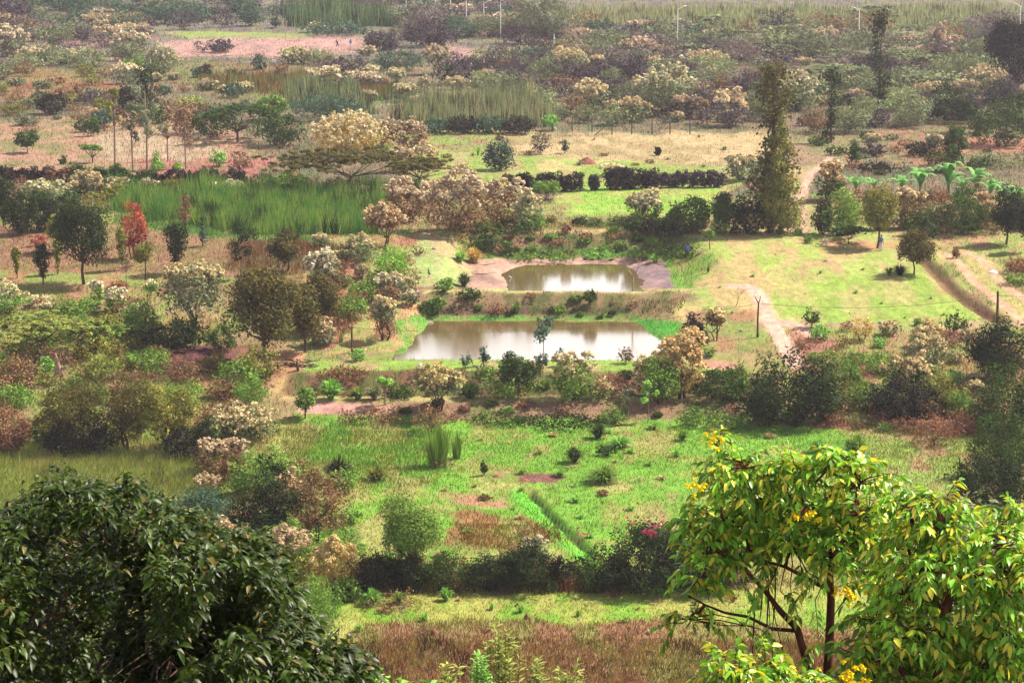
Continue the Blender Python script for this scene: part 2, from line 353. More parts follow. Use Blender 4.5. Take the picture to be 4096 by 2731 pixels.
def zone_at(x, y, z):
    """colour and growth height for ground points"""
    px, py, d = project(x, y, z)
    jx = (fbm(x * 0.22, y * 0.16, 21, 5) - 0.5); jy = (fbm(x * 0.25, y * 0.2, 31, 5) - 0.5)
    fuzz = (rs.rand(len(x)) - .5)
    col = np.zeros((len(x), 3)); hgt = np.zeros(len(x))
    n1 = fbm(x * 0.42, y * 0.17, 41, 6); n2 = fbm(x * 0.09, y * 0.05, 51, 3)
    mixn = n1 * 0.78 + n2 * 0.22
    for k, (poly, c1, c2, sh, hh, fe) in enumerate(ZONES):
        P = np.array(poly, float)
        qx = px + jx * (22 + fe * 9); qy = py + jy * (2 + fe * 3.2) * (fe > 1.6)
        x0, x1, y0, y1 = P[:, 0].min() - fe * 3, P[:, 0].max() + fe * 3, P[:, 1].min() - fe * 3, P[:, 1].max() + fe * 3
        idx = np.nonzero((qx > x0) & (qx < x1) & (qy > y0) & (qy < y1))[0]
        if not len(idx): continue
        X, Y = qx[idx], qy[idx]
        inside = np.zeros(len(idx), bool); dist = np.full(len(idx), 1e9)
        for i in range(len(P)):
            ax, ay = P[i]; bx, by = P[(i + 1) % len(P)]
            if ay != by:
                c = ((ay > Y) != (by > Y)) & (X < (bx - ax) * (Y - ay) / (by - ay) + ax); inside ^= c
            L = (bx - ax) ** 2 + (by - ay) ** 2
            t = np.clip(((X - ax) * (bx - ax) + (Y - ay) * (by - ay)) / L, 0, 1)
            dist = np.minimum(dist, np.hypot((X - ax - t * (bx - ax)) * 0.5, Y - ay - t * (by - ay)))
        w = sm(-fe * 0.5, fe * 0.5, np.where(inside, dist, -dist) + fuzz[idx] * fe * .8)
        thr = 0.5 + (0.5 - sh) * 0.45
        s2 = sm(thr - 0.09, thr + 0.09, mixn[idx])
        c = lin(c1)[None] * (1 - s2[:, None]) + lin(c2)[None] * s2[:, None]
        col[idx] = col[idx] * (1 - w[:, None]) + c * w[:, None]
        hgt[idx] = hgt[idx] * (1 - w) + hh * w
    gr_ = sm(1.05, 1.5, col[:, 1] / (col[:, 0] + 1e-6))[:, None]; col *= 1 + gr_ * np.array([.08, -.06, -.14])
    col *= (0.82 + 0.36 * fbm(x * 0.6, y * 0.3, 61, 3))[:, None]
    return col, hgt

# bare tracks, as world polylines with half widths
def wl_(pts): return [at(a, b)[:2] for a, b in pts]
TRACKS = [
 (wl_([(733, 286), (748, 286), (756, 291), (762, 303), (770, 318), (779, 336), (789, 352), (797, 366)]), .85, (244, 196, 172)),
 (wl_([(770, 320), (786, 322), (800, 327), (812, 335)]), .8, (240, 190, 165)),
 (wl_([(836, 152), (812, 172), (803, 189), (792, 205), (789, 218), (790, 232)]), .55, (225, 180, 155)),
 (wl_([(806, 190), (803, 205), (804, 232)]), .4, (205, 165, 135)),
 (wl_([(948, 254), (958, 262), (972, 280), (992, 296), (1016, 316), (1040, 335)]), .55, (236, 182, 145)),
 (wl_([(962, 252), (978, 257), (990, 268), (1006, 286), (1034, 306)]), .5, (232, 178, 142)),
 (wl_([(600, 291.5), (690, 289), (730, 284)]), .3, (225, 180, 140)),
]

# ------------------------------------------------------------------ the ground sheet
ys = np.concatenate([np.arange(4, 120, 4.0), np.arange(120, 150, .8), np.arange(150, 200, .4), np.arange(200, 285, .32), np.arange(285, 420, .8), np.arange(420, 720, 2.0), np.geomspace(722, 4200, 40)])
tt = np.concatenate([-np.geomspace(6, 1.12, 14), np.linspace(-1.08, 1.08, 430), np.geomspace(1.12, 6, 14)])
YY, TT = np.meshgrid(ys, tt, indexing='ij')
XX = TT * (0.225 * YY + 6)
gx, gy = XX.ravel(), YY.ravel(); gz = H(gx, gy)
gcol, ghgt = zone_at(gx, gy, gz)
for pts, hw, c in TRACKS:
    d = seg_dist(gx, gy, pts) + (fbm(gx * 0.8, gy * 0.5, 71) - 0.5) * hw * .8
    w = sm(hw * 1.25, hw * 0.7, d)[:, None]
    gcol = gcol * (1 - w) + lin(c)[None] * w * (0.9 + 0.2 * vnoise(gx, gy, 5))[:, None]
dd = seg_dist(gx, gy, DITCH_R); w = (sm(1.5, .4, dd) * .8)[:, None]; gcol = gcol * (1 - w) + lin((150, 100, 82)) * w
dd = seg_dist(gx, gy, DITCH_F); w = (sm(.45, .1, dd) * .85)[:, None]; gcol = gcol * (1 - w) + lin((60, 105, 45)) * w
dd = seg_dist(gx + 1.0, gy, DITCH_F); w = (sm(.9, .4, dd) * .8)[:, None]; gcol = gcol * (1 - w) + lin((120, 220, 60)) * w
nr, nc = YY.shape
i = np.arange(nr - 1)[:, None] * nc; j = np.arange(nc - 1)[None]
GF = np.stack([i + j, i + j + 1, i + nc + j + 1, i + nc + j], -1).reshape(-1, 4)

m, n, l, p, out = new_mat('meadow_soil')
a = n.new('ShaderNodeAttribute'); a.attribute_name = 'Col'
tc = n.new('ShaderNodeTexCoord'); mp = n.new('ShaderNodeMapping'); mp.inputs['Scale'].default_value = (1, .45, 1)
nz = n.new('ShaderNodeTexNoise'); nz.inputs['Scale'].default_value = 1.7; nz.inputs['Detail'].default_value = 8; nz.inputs['Roughness'].default_value = .72
mr = n.new('ShaderNodeMapRange'); mr.inputs['From Min'].default_value = .3; mr.inputs['From Max'].default_value = .7
mr.inputs['To Min'].default_value = .62; mr.inputs['To Max'].default_value = 1.36
mx = n.new('ShaderNodeMix'); mx.data_type = 'RGBA'; mx.blend_type = 'MULTIPLY'; mx.inputs[0].default_value = 1
l.new(tc.outputs['Object'], mp.inputs[0]); l.new(mp.outputs[0], nz.inputs['Vector']); l.new(nz.outputs['Fac'], mr.inputs['Value'])
l.new(a.outputs['Color'], mx.inputs[6]); l.new(mr.outputs[0], mx.inputs[7])
nz2 = n.new('ShaderNodeTexNoise'); nz2.inputs['Scale'].default_value = .5; nz2.inputs['Detail'].default_value = 6
mr2 = n.new('ShaderNodeMapRange'); mr2.inputs['From Min'].default_value = .56; mr2.inputs['From Max'].default_value = .66; mr2.inputs['To Max'].default_value = .45
mx2 = n.new('ShaderNodeMix'); mx2.data_type = 'RGBA'; mx2.inputs[7].default_value = (*lin((200, 150, 118)), 1)
l.new(mp.outputs[0], nz2.inputs['Vector']); l.new(nz2.outputs['Fac'], mr2.inputs['Value']); l.new(mr2.outputs[0], mx2.inputs[0])
l.new(mx.outputs[2], mx2.inputs[6]); l.new(mx2.outputs[2], p.inputs['Base Color'])
p.inputs['Roughness'].default_value = .95; p.inputs['Specular IOR Level'].default_value = .08
b = n.new('ShaderNodeBump'); b.inputs['Strength'].default_value = .5; b.inputs['Distance'].default_value = .25
l.new(nz.outputs['Fac'], b.inputs['Height']); l.new(b.outputs[0], p.inputs['Normal'])
ground = mesh_obj('ground', np.stack([gx, gy, gz], 1), GF, m, gcol, smooth=True)
tag(ground, 'green and dry brown valley floor with two banked ponds', 'ground', kind='structure')

# ------------------------------------------------------------------ the two ponds
def water(name, x0, x1, y0, y1, z, lab):
    m, n, l, p, out = new_mat(name + '_surface')
    p.inputs['Base Color'].default_value = (*lin((150, 125, 70), .35), 1); p.inputs['Roughness'].default_value = .12
    p.inputs['IOR'].default_value = 2.1; p.inputs['Specular IOR Level'].default_value = .5
    tc = n.new('ShaderNodeTexCoord'); mp = n.new('ShaderNodeMapping'); mp.inputs['Scale'].default_value = (.5, 2.4, 1)
    nz = n.new('ShaderNodeTexNoise'); nz.inputs['Scale'].default_value = 1.2; nz.inputs['Detail'].default_value = 4
    b = n.new('ShaderNodeBump'); b.inputs['Strength'].default_value = .05; b.inputs['Distance'].default_value = .06
    l.new(tc.outputs['Object'], mp.inputs[0]); l.new(mp.outputs[0], nz.inputs['Vector']); l.new(nz.outputs['Fac'], b.inputs['Height']); l.new(b.outputs[0], p.inputs['Normal'])
    o = mesh_obj(name, [(x0, y0, z), (x1, y0, z), (x1, y1, z), (x0, y1, z)], [(0, 1, 2, 3)], m)
    tag(o, lab, 'water', kind='structure')
water('pond_water', -10.6, 16, 219.5, 244.5, WATER1, 'near pond water reflecting white sky')
water('pond_water', -9, 21, 248.8, 271, WATER2, 'far pond water, brown and shallow between mud shores')

# ------------------------------------------------------------------ grass
def blades(name, px0, px1, py0, py1, N, hfun, label, wpx=.75, seed=1, mask=None, cfun=None, kind='stuff', lean=.35):
    r = np.random.RandomState(seed)
    px = r.uniform(px0, px1, N); py = r.uniform(py0, py1, N)
    x, y = flat_at(px, py, 1.0 if py0 > 400 else 3.5)
    z = H(x, y); c, h = zone_at(x, y, z)
    wet = ((y > 219) & (y < 245) & (z < WATER1 + .02) & (np.abs(x - 2) < 17)) | ((y > 248) & (y < 272) & (z < WATER2 + .12) & (np.abs(x - 6) < 15))
    keep = ~wet & (h > .04)
    for pts, hw, _ in TRACKS: keep &= seg_dist(x, y, pts) > hw * .9
    keep &= seg_dist(x, y, DITCH_F) > .3
    if mask is not None: keep &= mask(x, y, z)
    x, y, z, c, h = x[keep], y[keep], z[keep], c[keep], h[keep]
    n_ = len(x)
    if hfun is not None: h = hfun(x, y, h, r)
    h = h * r.uniform(.45, 1.35, n_) * (.55 + .9 * fbm(x * .9, y * .5, seed + 3, 3))
    d = y * CT + (CAM_H - z) * ST; wid = wpx * d / FPX * r.uniform(.6, 1.4, n_)
    wid = np.minimum(wid, .5 * h + .03)
    az = r.uniform(0, math.pi, n_); ln = r.normal(0, lean, (n_, 2)) * h[:, None]
    b = np.stack([np.cos(az) * wid, np.sin(az) * wid * .4, np.zeros(n_)], 1)
    base = np.stack([x, y, z - .03], 1); tip = base + np.stack([ln[:, 0], ln[:, 1], h], 1)
    V = np.stack([base - b * .5, base + b * .5, tip], 1).reshape(-1, 3)
    if cfun is not None: c = cfun(x, y, c, r)
    c = c * r.uniform(.6, 1.45, n_)[:, None] * np.where(r.rand(n_) < .12, 1.5, 1)[:, None]
    c = np.clip(c + (r.rand(n_, 1) - .5) * np.array([.05, .0, -.01]), .004, .6)
    o = mesh_obj(name, V, np.arange(len(V)).reshape(-1, 3), M_BLADE, np.repeat(c, 3, 0))
    return tag(o, label, 'grass', kind=kind)

blades('grass', -60, 1084, -6, 235, 120000, None, 'short mixed grass of the far meadows', seed=2)
blades('grass', -60, 1084, 230, 425, 150000, None, 'short grass around the ponds and on the right lawn', seed=3)
blades('grass', -60, 1084, 418, 700, 200000, None, 'bright green grass of the near field', wpx=1.0, seed=4)

def in_px(poly, fe=2.0):
    P = np.array(poly, float)
    def f(x, y, z):
        px, py, d = project(x, y, z)
        px = px + (fbm(x * .3, y * .2, 77) - .5) * 26 * fe / 2; py = py + (fbm(x * .3, y * .2, 78) - .5) * 8 * fe / 2
        ins = np.zeros(len(x), bool)
        for i in range(len(P)):
            ax, ay = P[i]; bx, by = P[(i + 1) % len(P)]
            if ay != by: ins ^= ((ay > py) != (by > py)) & (px < (bx - ax) * (py - ay) / (by - ay) + ax)
        return ins
    return f

def reeds(name, poly, N, hgt, cols, label, seed, fe=2.0, wpx=.9, lean=.10, patch=.25):
    P = np.array(poly)
    CL = [lin(c) for c in cols] + [lin(np.array(cols[0]) * .6)]
    def cf(x, y, c, r):
        s = fbm(x * patch * 2.4, y * patch * .8, seed, 5); k = np.clip(((s - .3) / .4 * len(CL)).astype(int) + r.randint(-1, 2, len(x)), 0, len(CL) - 1)
        return np.array(CL)[k]
    def hf(x, y, h, r): return hgt * (.35 + 1.2 * fbm(x * .3, y * .22, seed + 5, 4))
    return blades(name, P[:, 0].min() - 8, P[:, 0].max() + 8, P[:, 1].min() - 4, P[:, 1].max() + 4, N, hf, label, wpx, seed, in_px(poly, fe), cf, lean=lean)

reeds('reed_bed', [(112, 194), (250, 193), (385, 196), (392, 212), (372, 240), (300, 240), (238, 240), (205, 224), (112, 212)], 60000, 1.9,
      [(88, 145, 72), (120, 180, 75), (145, 195, 82), (180, 200, 100), (110, 165, 75)], 'bright green reed bed behind the orchard at left', 11, fe=4.0, lean=.2)
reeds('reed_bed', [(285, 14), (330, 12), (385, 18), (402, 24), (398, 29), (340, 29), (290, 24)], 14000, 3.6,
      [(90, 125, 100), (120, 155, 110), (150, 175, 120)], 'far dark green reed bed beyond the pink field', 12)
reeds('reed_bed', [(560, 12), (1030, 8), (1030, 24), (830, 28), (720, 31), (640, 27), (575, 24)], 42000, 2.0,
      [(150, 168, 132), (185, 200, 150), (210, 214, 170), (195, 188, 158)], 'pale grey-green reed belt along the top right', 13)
reeds('reed_bed', [(395, 116), (430, 108), (525, 104), (548, 112), (545, 124), (500, 131), (420, 128), (398, 124)], 30000, 3.0,
      [(120, 138, 108), (155, 170, 125), (190, 198, 150), (210, 200, 165)], 'grey-green papyrus reeds behind the centre meadow', 14)
reeds('reed_bed', [(290, 92), (350, 92), (372, 104), (368, 120), (330, 112), (290, 108)], 16000, 2.4,
      [(120, 148, 108), (155, 175, 125), (190, 195, 150)], 'grey-green reeds above the golden bush', 15)
reeds('reed_bed', [(200, 78), (320, 72), (420, 88), (400, 104), (290, 96), (200, 92)], 14000, 1.3,
      [(165, 120, 85), (140, 150, 85), (125, 150, 80)], 'reddish and green sedge across the upper left', 16)
reeds('tall_grass', [(-20, 446), (150, 446), (205, 452), (200, 520), (100, 530), (-20, 530)], 42000, .42,
      [(140, 175, 78), (180, 200, 105), (220, 212, 145), (165, 190, 92), (200, 195, 125)], 'tall pale green grass behind the dark leafy tree', 17, lean=.4, fe=4)
reeds('tall_grass', [(268, 424), (330, 420), (438, 426), (450, 446), (425, 470), (380, 486), (330, 480), (300, 462)], 7000, .3,
      [(125, 175, 70), (150, 198, 82), (180, 200, 105), (178, 155, 95), (140, 185, 76)], 'tall green swamp grass left of the near field', 18, lean=.4, fe=4)
reeds('weeds', [(815, 404), (995, 404), (1000, 430), (960, 440), (820, 428)], 14000, .8,
      [(132, 88, 70), (158, 112, 84), (150, 152, 75), (175, 130, 98)], 'reddish brown weeds right of the dark thicket', 19, lean=.3)
reeds('weeds', [(442, 522), (468, 513), (520, 516), (556, 526), (560, 542), (510, 550), (460, 546)], 7000, .28,
      [(165, 90, 65), (185, 125, 85), (150, 165, 75)], 'rusty brown weeds inside the near green field', 20, lean=.3)
reeds('weeds', [(350, 632), (520, 630), (700, 628), (870, 636), (1040, 640), (1040, 720), (350, 720)], 46000, .38,
      [(128, 84, 62), (180, 128, 92), (150, 100, 74), (205, 165, 112), (160, 158, 80), (140, 94, 70)], 'brown dry weeds along the bottom edge', 22, lean=.35, wpx=1.1)
reeds('weeds', [(345, 570), (600, 572), (720, 580), (720, 592), (345, 592)], 12000, .7,
      [(120, 80, 50), (165, 115, 70), (130, 140, 60)], 'rusty stalks at the foot of the dark hedge', 23, lean=.25)
reeds('weeds', [(225, 240), (350, 246), (345, 274), (225, 272)], 9000, .6,
      [(140, 100, 84), (165, 124, 95), (145, 142, 80)], 'purplish weeds behind the young orchard trees', 24, lean=.3)
reeds('weeds', [(470, 232), (690, 232), (680, 258), (480, 258)], 9000, .35,
      [(140, 110, 76), (112, 138, 62), (90, 130, 55)], 'scrubby herbs on the bank above the far pond', 25, lean=.4)
reeds('weeds', [(420, 294), (690, 294), (670, 314), (425, 316)], 8000, .35,
      [(172, 138, 98), (146, 118, 80), (112, 124, 60)], 'dry herbs on the bank between the two ponds', 26, lean=.4)
reeds('weeds', [(780, 330), (1010, 330), (1020, 402), (860, 402), (790, 360)], 16000, .4,
      [(120, 175, 75), (170, 180, 90), (205, 150, 120), (150, 160, 80)], 'patchy green and pink herbs on the right slope', 27, lean=.4)
# ------------------------------------------------------------------ plant builders: unit height 1, width A, standing on z = 0
def clump_leaves(C, R, n, s, r, asp=.55, up=.35, out=.75, fill=1.0, vary=.38, hue=.12, base=(1, 1, 1), squash=1.0):
    """n leaf quads spread over the clumps (centres C, radii R)"""
    k = r.choice(len(C), n, p=R ** 2 / (R ** 2).sum())
    d = unit(r.normal(size=(n, 3)) + np.array([0, 0, .25]))
    rad = R[k] * r.uniform(.55, 1.12, n)
    off = d * rad[:, None]; off[:, 2] *= squash
    c = C[k] + off
    c[:, 2] = np.maximum(c[:, 2], s * .3)
    nrm = unit(d * out + r.normal(size=(n, 3)) * .45 + np.array([0, 0, up]))
    t = unit(np.cross(nrm, r.normal(size=(n, 3)))); bb = np.cross(nrm, t)
    L = s * r.uniform(.65, 1.35, n)[:, None]
    V, F = diamonds(c, t * L * .5, bb * L * asp * .5)
    ck = r.uniform(1 - vary, 1 + vary, len(C))[k] * r.uniform(.75, 1.25, n)
    hk = (r.uniform(-hue, hue, len(C))[k] + r.uniform(-hue, hue, n) * .6)
    col = np.stack([ck * (1 + hk), ck, ck * (1 - hk * .5)], 1) * np.array(base)
    return V, F, np.repeat(np.clip(col, .05, 2.2), 4, 0)

def shell(A, z0, z1, rc, r, dens=1.0, zmin=None, drop=.12, jit=.2):
    """clump centres over an uneven half-ellipsoid from z0 to z1, width A"""
    cz = z0 + (z1 - z0) * .42; up = z1 - cz - rc * .6; dn = cz - z0 - rc * .5; ax = max(A / 2 - rc * .7, .02)
    K = int(max(5, dens * 3.2 * (ax * (up + dn) * 2 + ax * ax * 1.6) / (rc * rc * 2.6)))
    d = unit(r.normal(size=(K * 2, 3)))
    q = r.uniform(.35, 1, K * 2) ** .45
    q *= 1 + r.uniform(-jit, jit, K * 2)
    c = d * q[:, None]; c[:, 0] *= ax; c[:, 1] *= ax; c[:, 2] = cz + np.where(c[:, 2] > 0, c[:, 2] * up, c[:, 2] * dn)
    c = c[r.rand(len(c)) > drop][:K]
    return c, rc * r.uniform(.65, 1.3, len(c))

def limbs(C, r, r0, z_fork, n_limb=9, stems=1, spread=.06, wob=.03, sides=5):
    segs = []
    idx = r.permutation(len(C))[:n_limb]
    roots = [np.array([r.uniform(-spread, spread) * (stems > 1), r.uniform(-spread, spread) * (stems > 1), -.02]) for _ in range(stems)]
    forks = []
    for q in roots:
        f = np.array([q[0] * 2 + r.uniform(-wob, wob), q[1] * 2 + r.uniform(-wob, wob), z_fork * r.uniform(.85, 1.1)])
        segs.append([(q, r0), (q * .5 + f * .5 + r.normal(size=3) * wob * .4, r0 * .85), (f, r0 * .7)]); forks.append(f)
    for n_, k in enumerate(idx):
        f = forks[n_ % stems]; c = C[k]
        m1 = f * .55 + c * .45 + np.array([0, 0, -.04]) + r.normal(size=3) * wob
        segs.append([(f, r0 * .55), (m1, r0 * .35), (c, r0 * .12)])
    return tube(segs, sides)

def bare_tree(r, A, depth=5, r0=.022):
    segs = []
    def grow(p, d, L, rad, k):
        q1 = p + d * L * .5 + r.normal(size=3) * L * .06; q = p + d * L + r.normal(size=3) * L * .08
        segs.append([(p, rad), (q1, rad * .8), (q, rad * .6)])
        if k == 0: return
        for _ in range(r.randint(2, 4)):
            nd = unit(d + r.normal(size=3) * np.array([.75, .75, .3]) * (1 if k < depth else .6) + np.array([0, 0, .1]))
            grow(q, nd, L * r.uniform(.6, .85), rad * .58, k - 1)
    for s_ in range(r.randint(1, 3)):
        grow(np.zeros(3), unit(np.array([r.uniform(-.35, .35), r.uniform(-.3, .3), 1])), .3, r0, depth)
    V, F = tube(segs, 3)
    lo, hi = V.min(0), V.max(0)
    V[:, 0] *= A / (hi[0] - lo[0] + 1e-6); V[:, 1] *= A / (hi[1] - lo[1] + 1e-6); V[:, 2] *= 1.0 / hi[2]
    return V, F

def blade_tuft(r, A, n, droop=.5, w=.03, root=.12):
    """arching blades from one base"""
    az = r.uniform(0, 2 * math.pi, n); L = r.uniform(.35, 1.05, n); sp = r.uniform(.1, 1, n) ** .7 * A * .5
    dx, dy = np.cos(az), np.sin(az)
    P = []
    for t in (0, .4, .75, 1.0):
        hx = sp * (t ** 1.6) * (1 - root) + sp * root + 0 * t; z = L * (t - droop * t ** 3 * sp / (A * .5))
        P.append(np.stack([dx * hx, dy * hx, z], 1))
    side = np.stack([-dy, dx, np.zeros(n)], 1)
    V, F = [], []; ws = [w, w, w * .75, w * .15]
    V = np.concatenate([np.stack([P[i] - side * ws[i], P[i] + side * ws[i]], 1)[:, None] for i in range(4)], 1)   # n,4,2,3
    V = V.reshape(-1, 3); b = np.arange(n)[:, None] * 8
    F = np.concatenate([b + np.array([[2 * i, 2 * i + 1, 2 * i + 3, 2 * i + 2]]) for i in range(3)])
    c = np.repeat(r.uniform(.6, 1.4, n), 8)[:, None] * np.ones(3)
    return V, F, c

PLANT = {}
def plant_parts(kind, A, hpx, seed):
    """list of (part name, mesh) for one plant, cached by shape"""
    lb = max(3, min(14, round(2 * math.log2(max(hpx, 6)))))
    Ab = 2 ** (round(2 * math.log2(A)) / 2)
    key = (kind, Ab, lb, seed)
    if key in PLANT: return PLANT[key], Ab
    r = np.random.RandomState((hash(kind) if False else sum(ord(c) * 31 ** i for i, c in enumerate(kind))) % 99991 + seed * 17 + lb)
    px = 2 ** (lb / 2)
    s = 2.8 / px                                                # leaf size: about two pixels and a half
    area = px * px * Ab
    n = int(np.clip(area * 1.15, 260, 16000))
    L, A = [], Ab
    def add(name, vf, mat):
        V, F = vf[0], vf[1]; c = vf[2] if len(vf) > 2 else None
        L.append((name, mesh_obj(kind + '_' + name, V, F, mat, c, smooth=False, link=False)))
    rc = .17
    if kind in ('bush', 'darkbush'):
        C, R = shell(A, 0, 1, rc * .85, r, 1.15, drop=.2, jit=.28)
        if kind == 'darkbush': n = int(n * 1.4)
        add('stem', limbs(C, r, .02, .12, 6, 3, .1), M_BARK); add('crown', clump_leaves(C, R, n, s, r), M_LEAF)
    elif kind == 'twiggy':                                      # thin brown shrub with visible twigs
        C, R = shell(A, .05, 1, .12, r, 1.0, drop=.3, jit=.3)
        add('stem', limbs(C, r, .014, .15, 26, 4, .1), M_BARK); add('crown', clump_leaves(C, R, int(n * .55), s * .9, r, hue=.22), M_LEAF)
    elif kind in ('cream', 'creamtree', 'creamball'):
        z0 = {'cream': 0, 'creamtree': .38, 'creamball': .1}[kind]
        C, R = shell(A, z0, .97, r.choice([.085, .11, .13]), r, 1.1, jit=.3)
        add('stem', limbs(C, r, .022, .2 if kind != 'cream' else .1, 10, 3, .06), M_BARK)
        add('crown', clump_leaves(C, R, int(n * .75), s, r), M_LEAF)
        zc = z0 + (1 - z0) * (r.uniform(.5, .75) if kind == 'cream' else .42)
        top = np.nonzero((C[:, 2] + r.normal(size=len(C)) * .08 > zc))[0]
        top = top[r.rand(len(top)) < r.uniform(.65, 1.0)]
        if len(top) < 4: top = np.argsort(-C[:, 2])[:5]
        TC, TR = C[top], R[top]
        m = int(np.clip(len(top) * 11, 40, 900)); k = r.randint(0, len(top), m)
        d = unit(r.normal(size=(m, 3)) + np.array([0, 0, .8])); d[:, 2] = np.abs(d[:, 2])
        HC = TC[k] + d * TR[k][:, None] * 1.05; HR = np.full(m, .03) * r.uniform(.4, 1.7, m)
        add('flower_heads', clump_leaves(HC, HR, int(n * 1.25), s * .95, r, asp=.8, up=.5, vary=.2, hue=.05), M_BLOOM)
    elif kind in ('tree', 'lollipop'):
        C, R = shell(A, .26 if kind == 'tree' else .5, 1, .13, r, 1.15)
        add('trunk', limbs(C, r, .022, .28 if kind == 'tree' else .55, 12), M_BARK); add('crown', clump_leaves(C, R, int(n * 1.35), s, r), M_LEAF)
    elif kind == 'airy':                                        # open crown, sky and ground show through
        C, R = shell(A, .12, 1, .10, r, .8, drop=.25, jit=.35)
        add('trunk', limbs(C, r, .016, .3, 22, 2, .03), M_BARK); add('crown', clump_leaves(C, R, int(n * .7), s, r, hue=.15), M_LEAF)
    elif kind == 'acacia':
        K = int(9 + 7 * A); C, R = [], []
        for _ in range(K):
            a = r.uniform(0, 6.283); q = math.sqrt(r.rand()) * A * .42; z = .93 - .38 * (q / (A * .5)) ** 1.3 * r.uniform(.4, 1.2) - .1 * r.rand()
            for _ in range(9):
                C.append([q * math.cos(a) + r.normal() * A * .07, q * math.sin(a) + r.normal() * A * .07, z + r.normal() * .015]); R.append(.075)
        C, R = np.array(C), np.array(R)
        add('trunk', limbs(C, r, .024, .3, 14, 2, .03), M_BARK)
        add('crown', clump_leaves(C, R, int(n * 2.0), s, r, up=1.2, out=.3, squash=.35), M_LEAF)
    elif kind == 'feather':                                     # soft plumes of fine leaves, all drooping outwards
        C, R = shell(A, .05, .97, .15, r, 1.1)
        V1, F1, c1 = clump_leaves(C, R, int(n * 1.2), s * 1.3, r, asp=.22, up=.1, out=.2)
        add('stem', limbs(C, r, .018, .15, 12, 3, .1), M_BARK); add('crown', (V1, F1, c1), M_LEAF)
    elif kind == 'column':
        z = np.linspace(.07, .97, 20); prof = A * .5 * np.interp(z, [0, .15, .45, .68, .76, .84, .93, 1], [.6, .8, .75, .42, .4, 1.15, 1.2, .5])
        C = np.concatenate([np.stack([r.normal(size=20) * prof * .55 + .04 * np.sin(z * 7), r.normal(size=20) * prof * .5, z + r.normal(size=20) * .02], 1) for _ in range(5)])
        R = np.tile(prof * .5 + .012, 5)
        add('trunk', tube([[((0, 0, -.02), .016), ((.01, 0, .5), .011), ((.02, 0, .95), .004)]]), M_BARK)
        add('crown', clump_leaves(C, R, n, s, r), M_LEAF)
    elif kind == 'tower':                                       # tall tree: ragged narrow top over a broad leafy base
        z = np.linspace(.06, .97, 22); prof = A * .5 * np.interp(z, [0, .1, .25, .45, .55, .8, .92, 1], [.5, .9, .95, .68, .42, .66, .8, .35])
        C = np.concatenate([np.stack([r.normal(size=22) * prof * .5, r.normal(size=22) * prof * .5, z + r.normal(size=22) * .02], 1) for _ in range(9)])
        R = np.tile(prof * .33 + .012, 9)
        add('trunk', tube([[((0, 0, -.02), .02), ((.01, 0, .5), .013), ((.0, 0, .95), .004)]]), M_BARK)
        add('crown', clump_leaves(C, R, n, s, r, hue=.14), M_LEAF)
    elif kind == 'invcone':
        z = np.linspace(.14, .93, 15); prof = A * .5 * np.interp(z, [.1, .25, .5, .75, .9, 1], [.12, .35, .72, 1, .8, .3])
        C = np.concatenate([np.stack([r.uniform(-1, 1, 15) * prof * .62, r.uniform(-1, 1, 15) * prof * .62, z + r.normal(size=15) * .02], 1) for _ in range(8)])
        R = np.tile(prof * .32 + .02, 8)
        add('trunk', limbs(C, r, .02, .2, 10), M_BARK); add('crown', clump_leaves(C, R, n, s, r), M_LEAF)
    elif kind == 'conifer':
        z = np.linspace(.08, .95, 14); prof = A * .5 * np.interp(z, [0, .2, 1], [.8, 1, .12])
        C = np.concatenate([np.stack([r.uniform(-1, 1, 14) * prof * .6, r.uniform(-1, 1, 14) * prof * .6, z + r.normal(size=14) * .02], 1) for _ in range(7)])
        R = np.tile(prof * .33 + .02, 7)
        add('trunk', tube([[((0, 0, -.02), .02), ((0, 0, .5), .013), ((0, 0, .93), .004)]]), M_BARK); add('crown', clump_leaves(C, R, n, s, r), M_LEAF)
    elif kind in ('sapling', 'gum'):
        zl = .45 if kind == 'sapling' else .4
        m = 9 if kind == 'sapling' else 13
        z = r.uniform(zl, .98, m); C = np.stack([r.normal(size=m) * A * .26, r.normal(size=m) * A * .26, z], 1); R = r.uniform(.5, 1.2, m) * min(A * .24, .12)
        segs = [[((0, 0, -.02), .012), ((r.uniform(-.02, .02), 0, .5), .009), ((r.uniform(-.02, .02), 0, .95), .004)]]
        for c in C: segs.append([((0, 0, c[2] - .12), .005), (tuple(c), .002)])
        add('trunk', tube(segs), M_PALEBARK); add('crown', clump_leaves(C, R, int(n * .5), s, r), M_LEAF)
    elif kind == 'bare':
        add('trunk', bare_tree(r, A, 5 if px > 20 else 4), M_PALEBARK)
    elif kind == 'bareforked':
        add('trunk', tube([[((0, 0, -.02), .03), ((.0, 0, .3), .026), ((.0, 0, .42), .024)],
                           [((0, 0, .42), .02), ((-.12 * A * 2, 0, .62), .014), ((-.2 * A * 2, .02, .92), .006)], [((0, 0, .42), .02), ((.1 * A * 2, 0, .62), .014), ((.18 * A * 2, 0, .97), .006)],
                           [((-.24 * A, 0, .62), .008), ((-.05 * A, .02, .9), .004)], [((.2 * A, 0, .62), .008), ((.48 * A, -.02, .82), .004)], [((.28 * A, 0, .78), .006), ((.1 * A, .03, 1.0), .003)], [((-.3 * A, .01, .76), .006), ((-.5 * A, 0, .84), .003)]]), M_PALEBARK)
    elif kind == 'hedge':
        K = int(60 * A); hx_ = r.uniform(-.5, .5, K) * (A - .25); C = np.stack([hx_, r.uniform(-.22, .22, K), r.uniform(.12, .86, K) * (.75 + .4 * vnoise(hx_ * 2.2, hx_ * 0, seed))], 1); R = r.uniform(.1, .2, K)
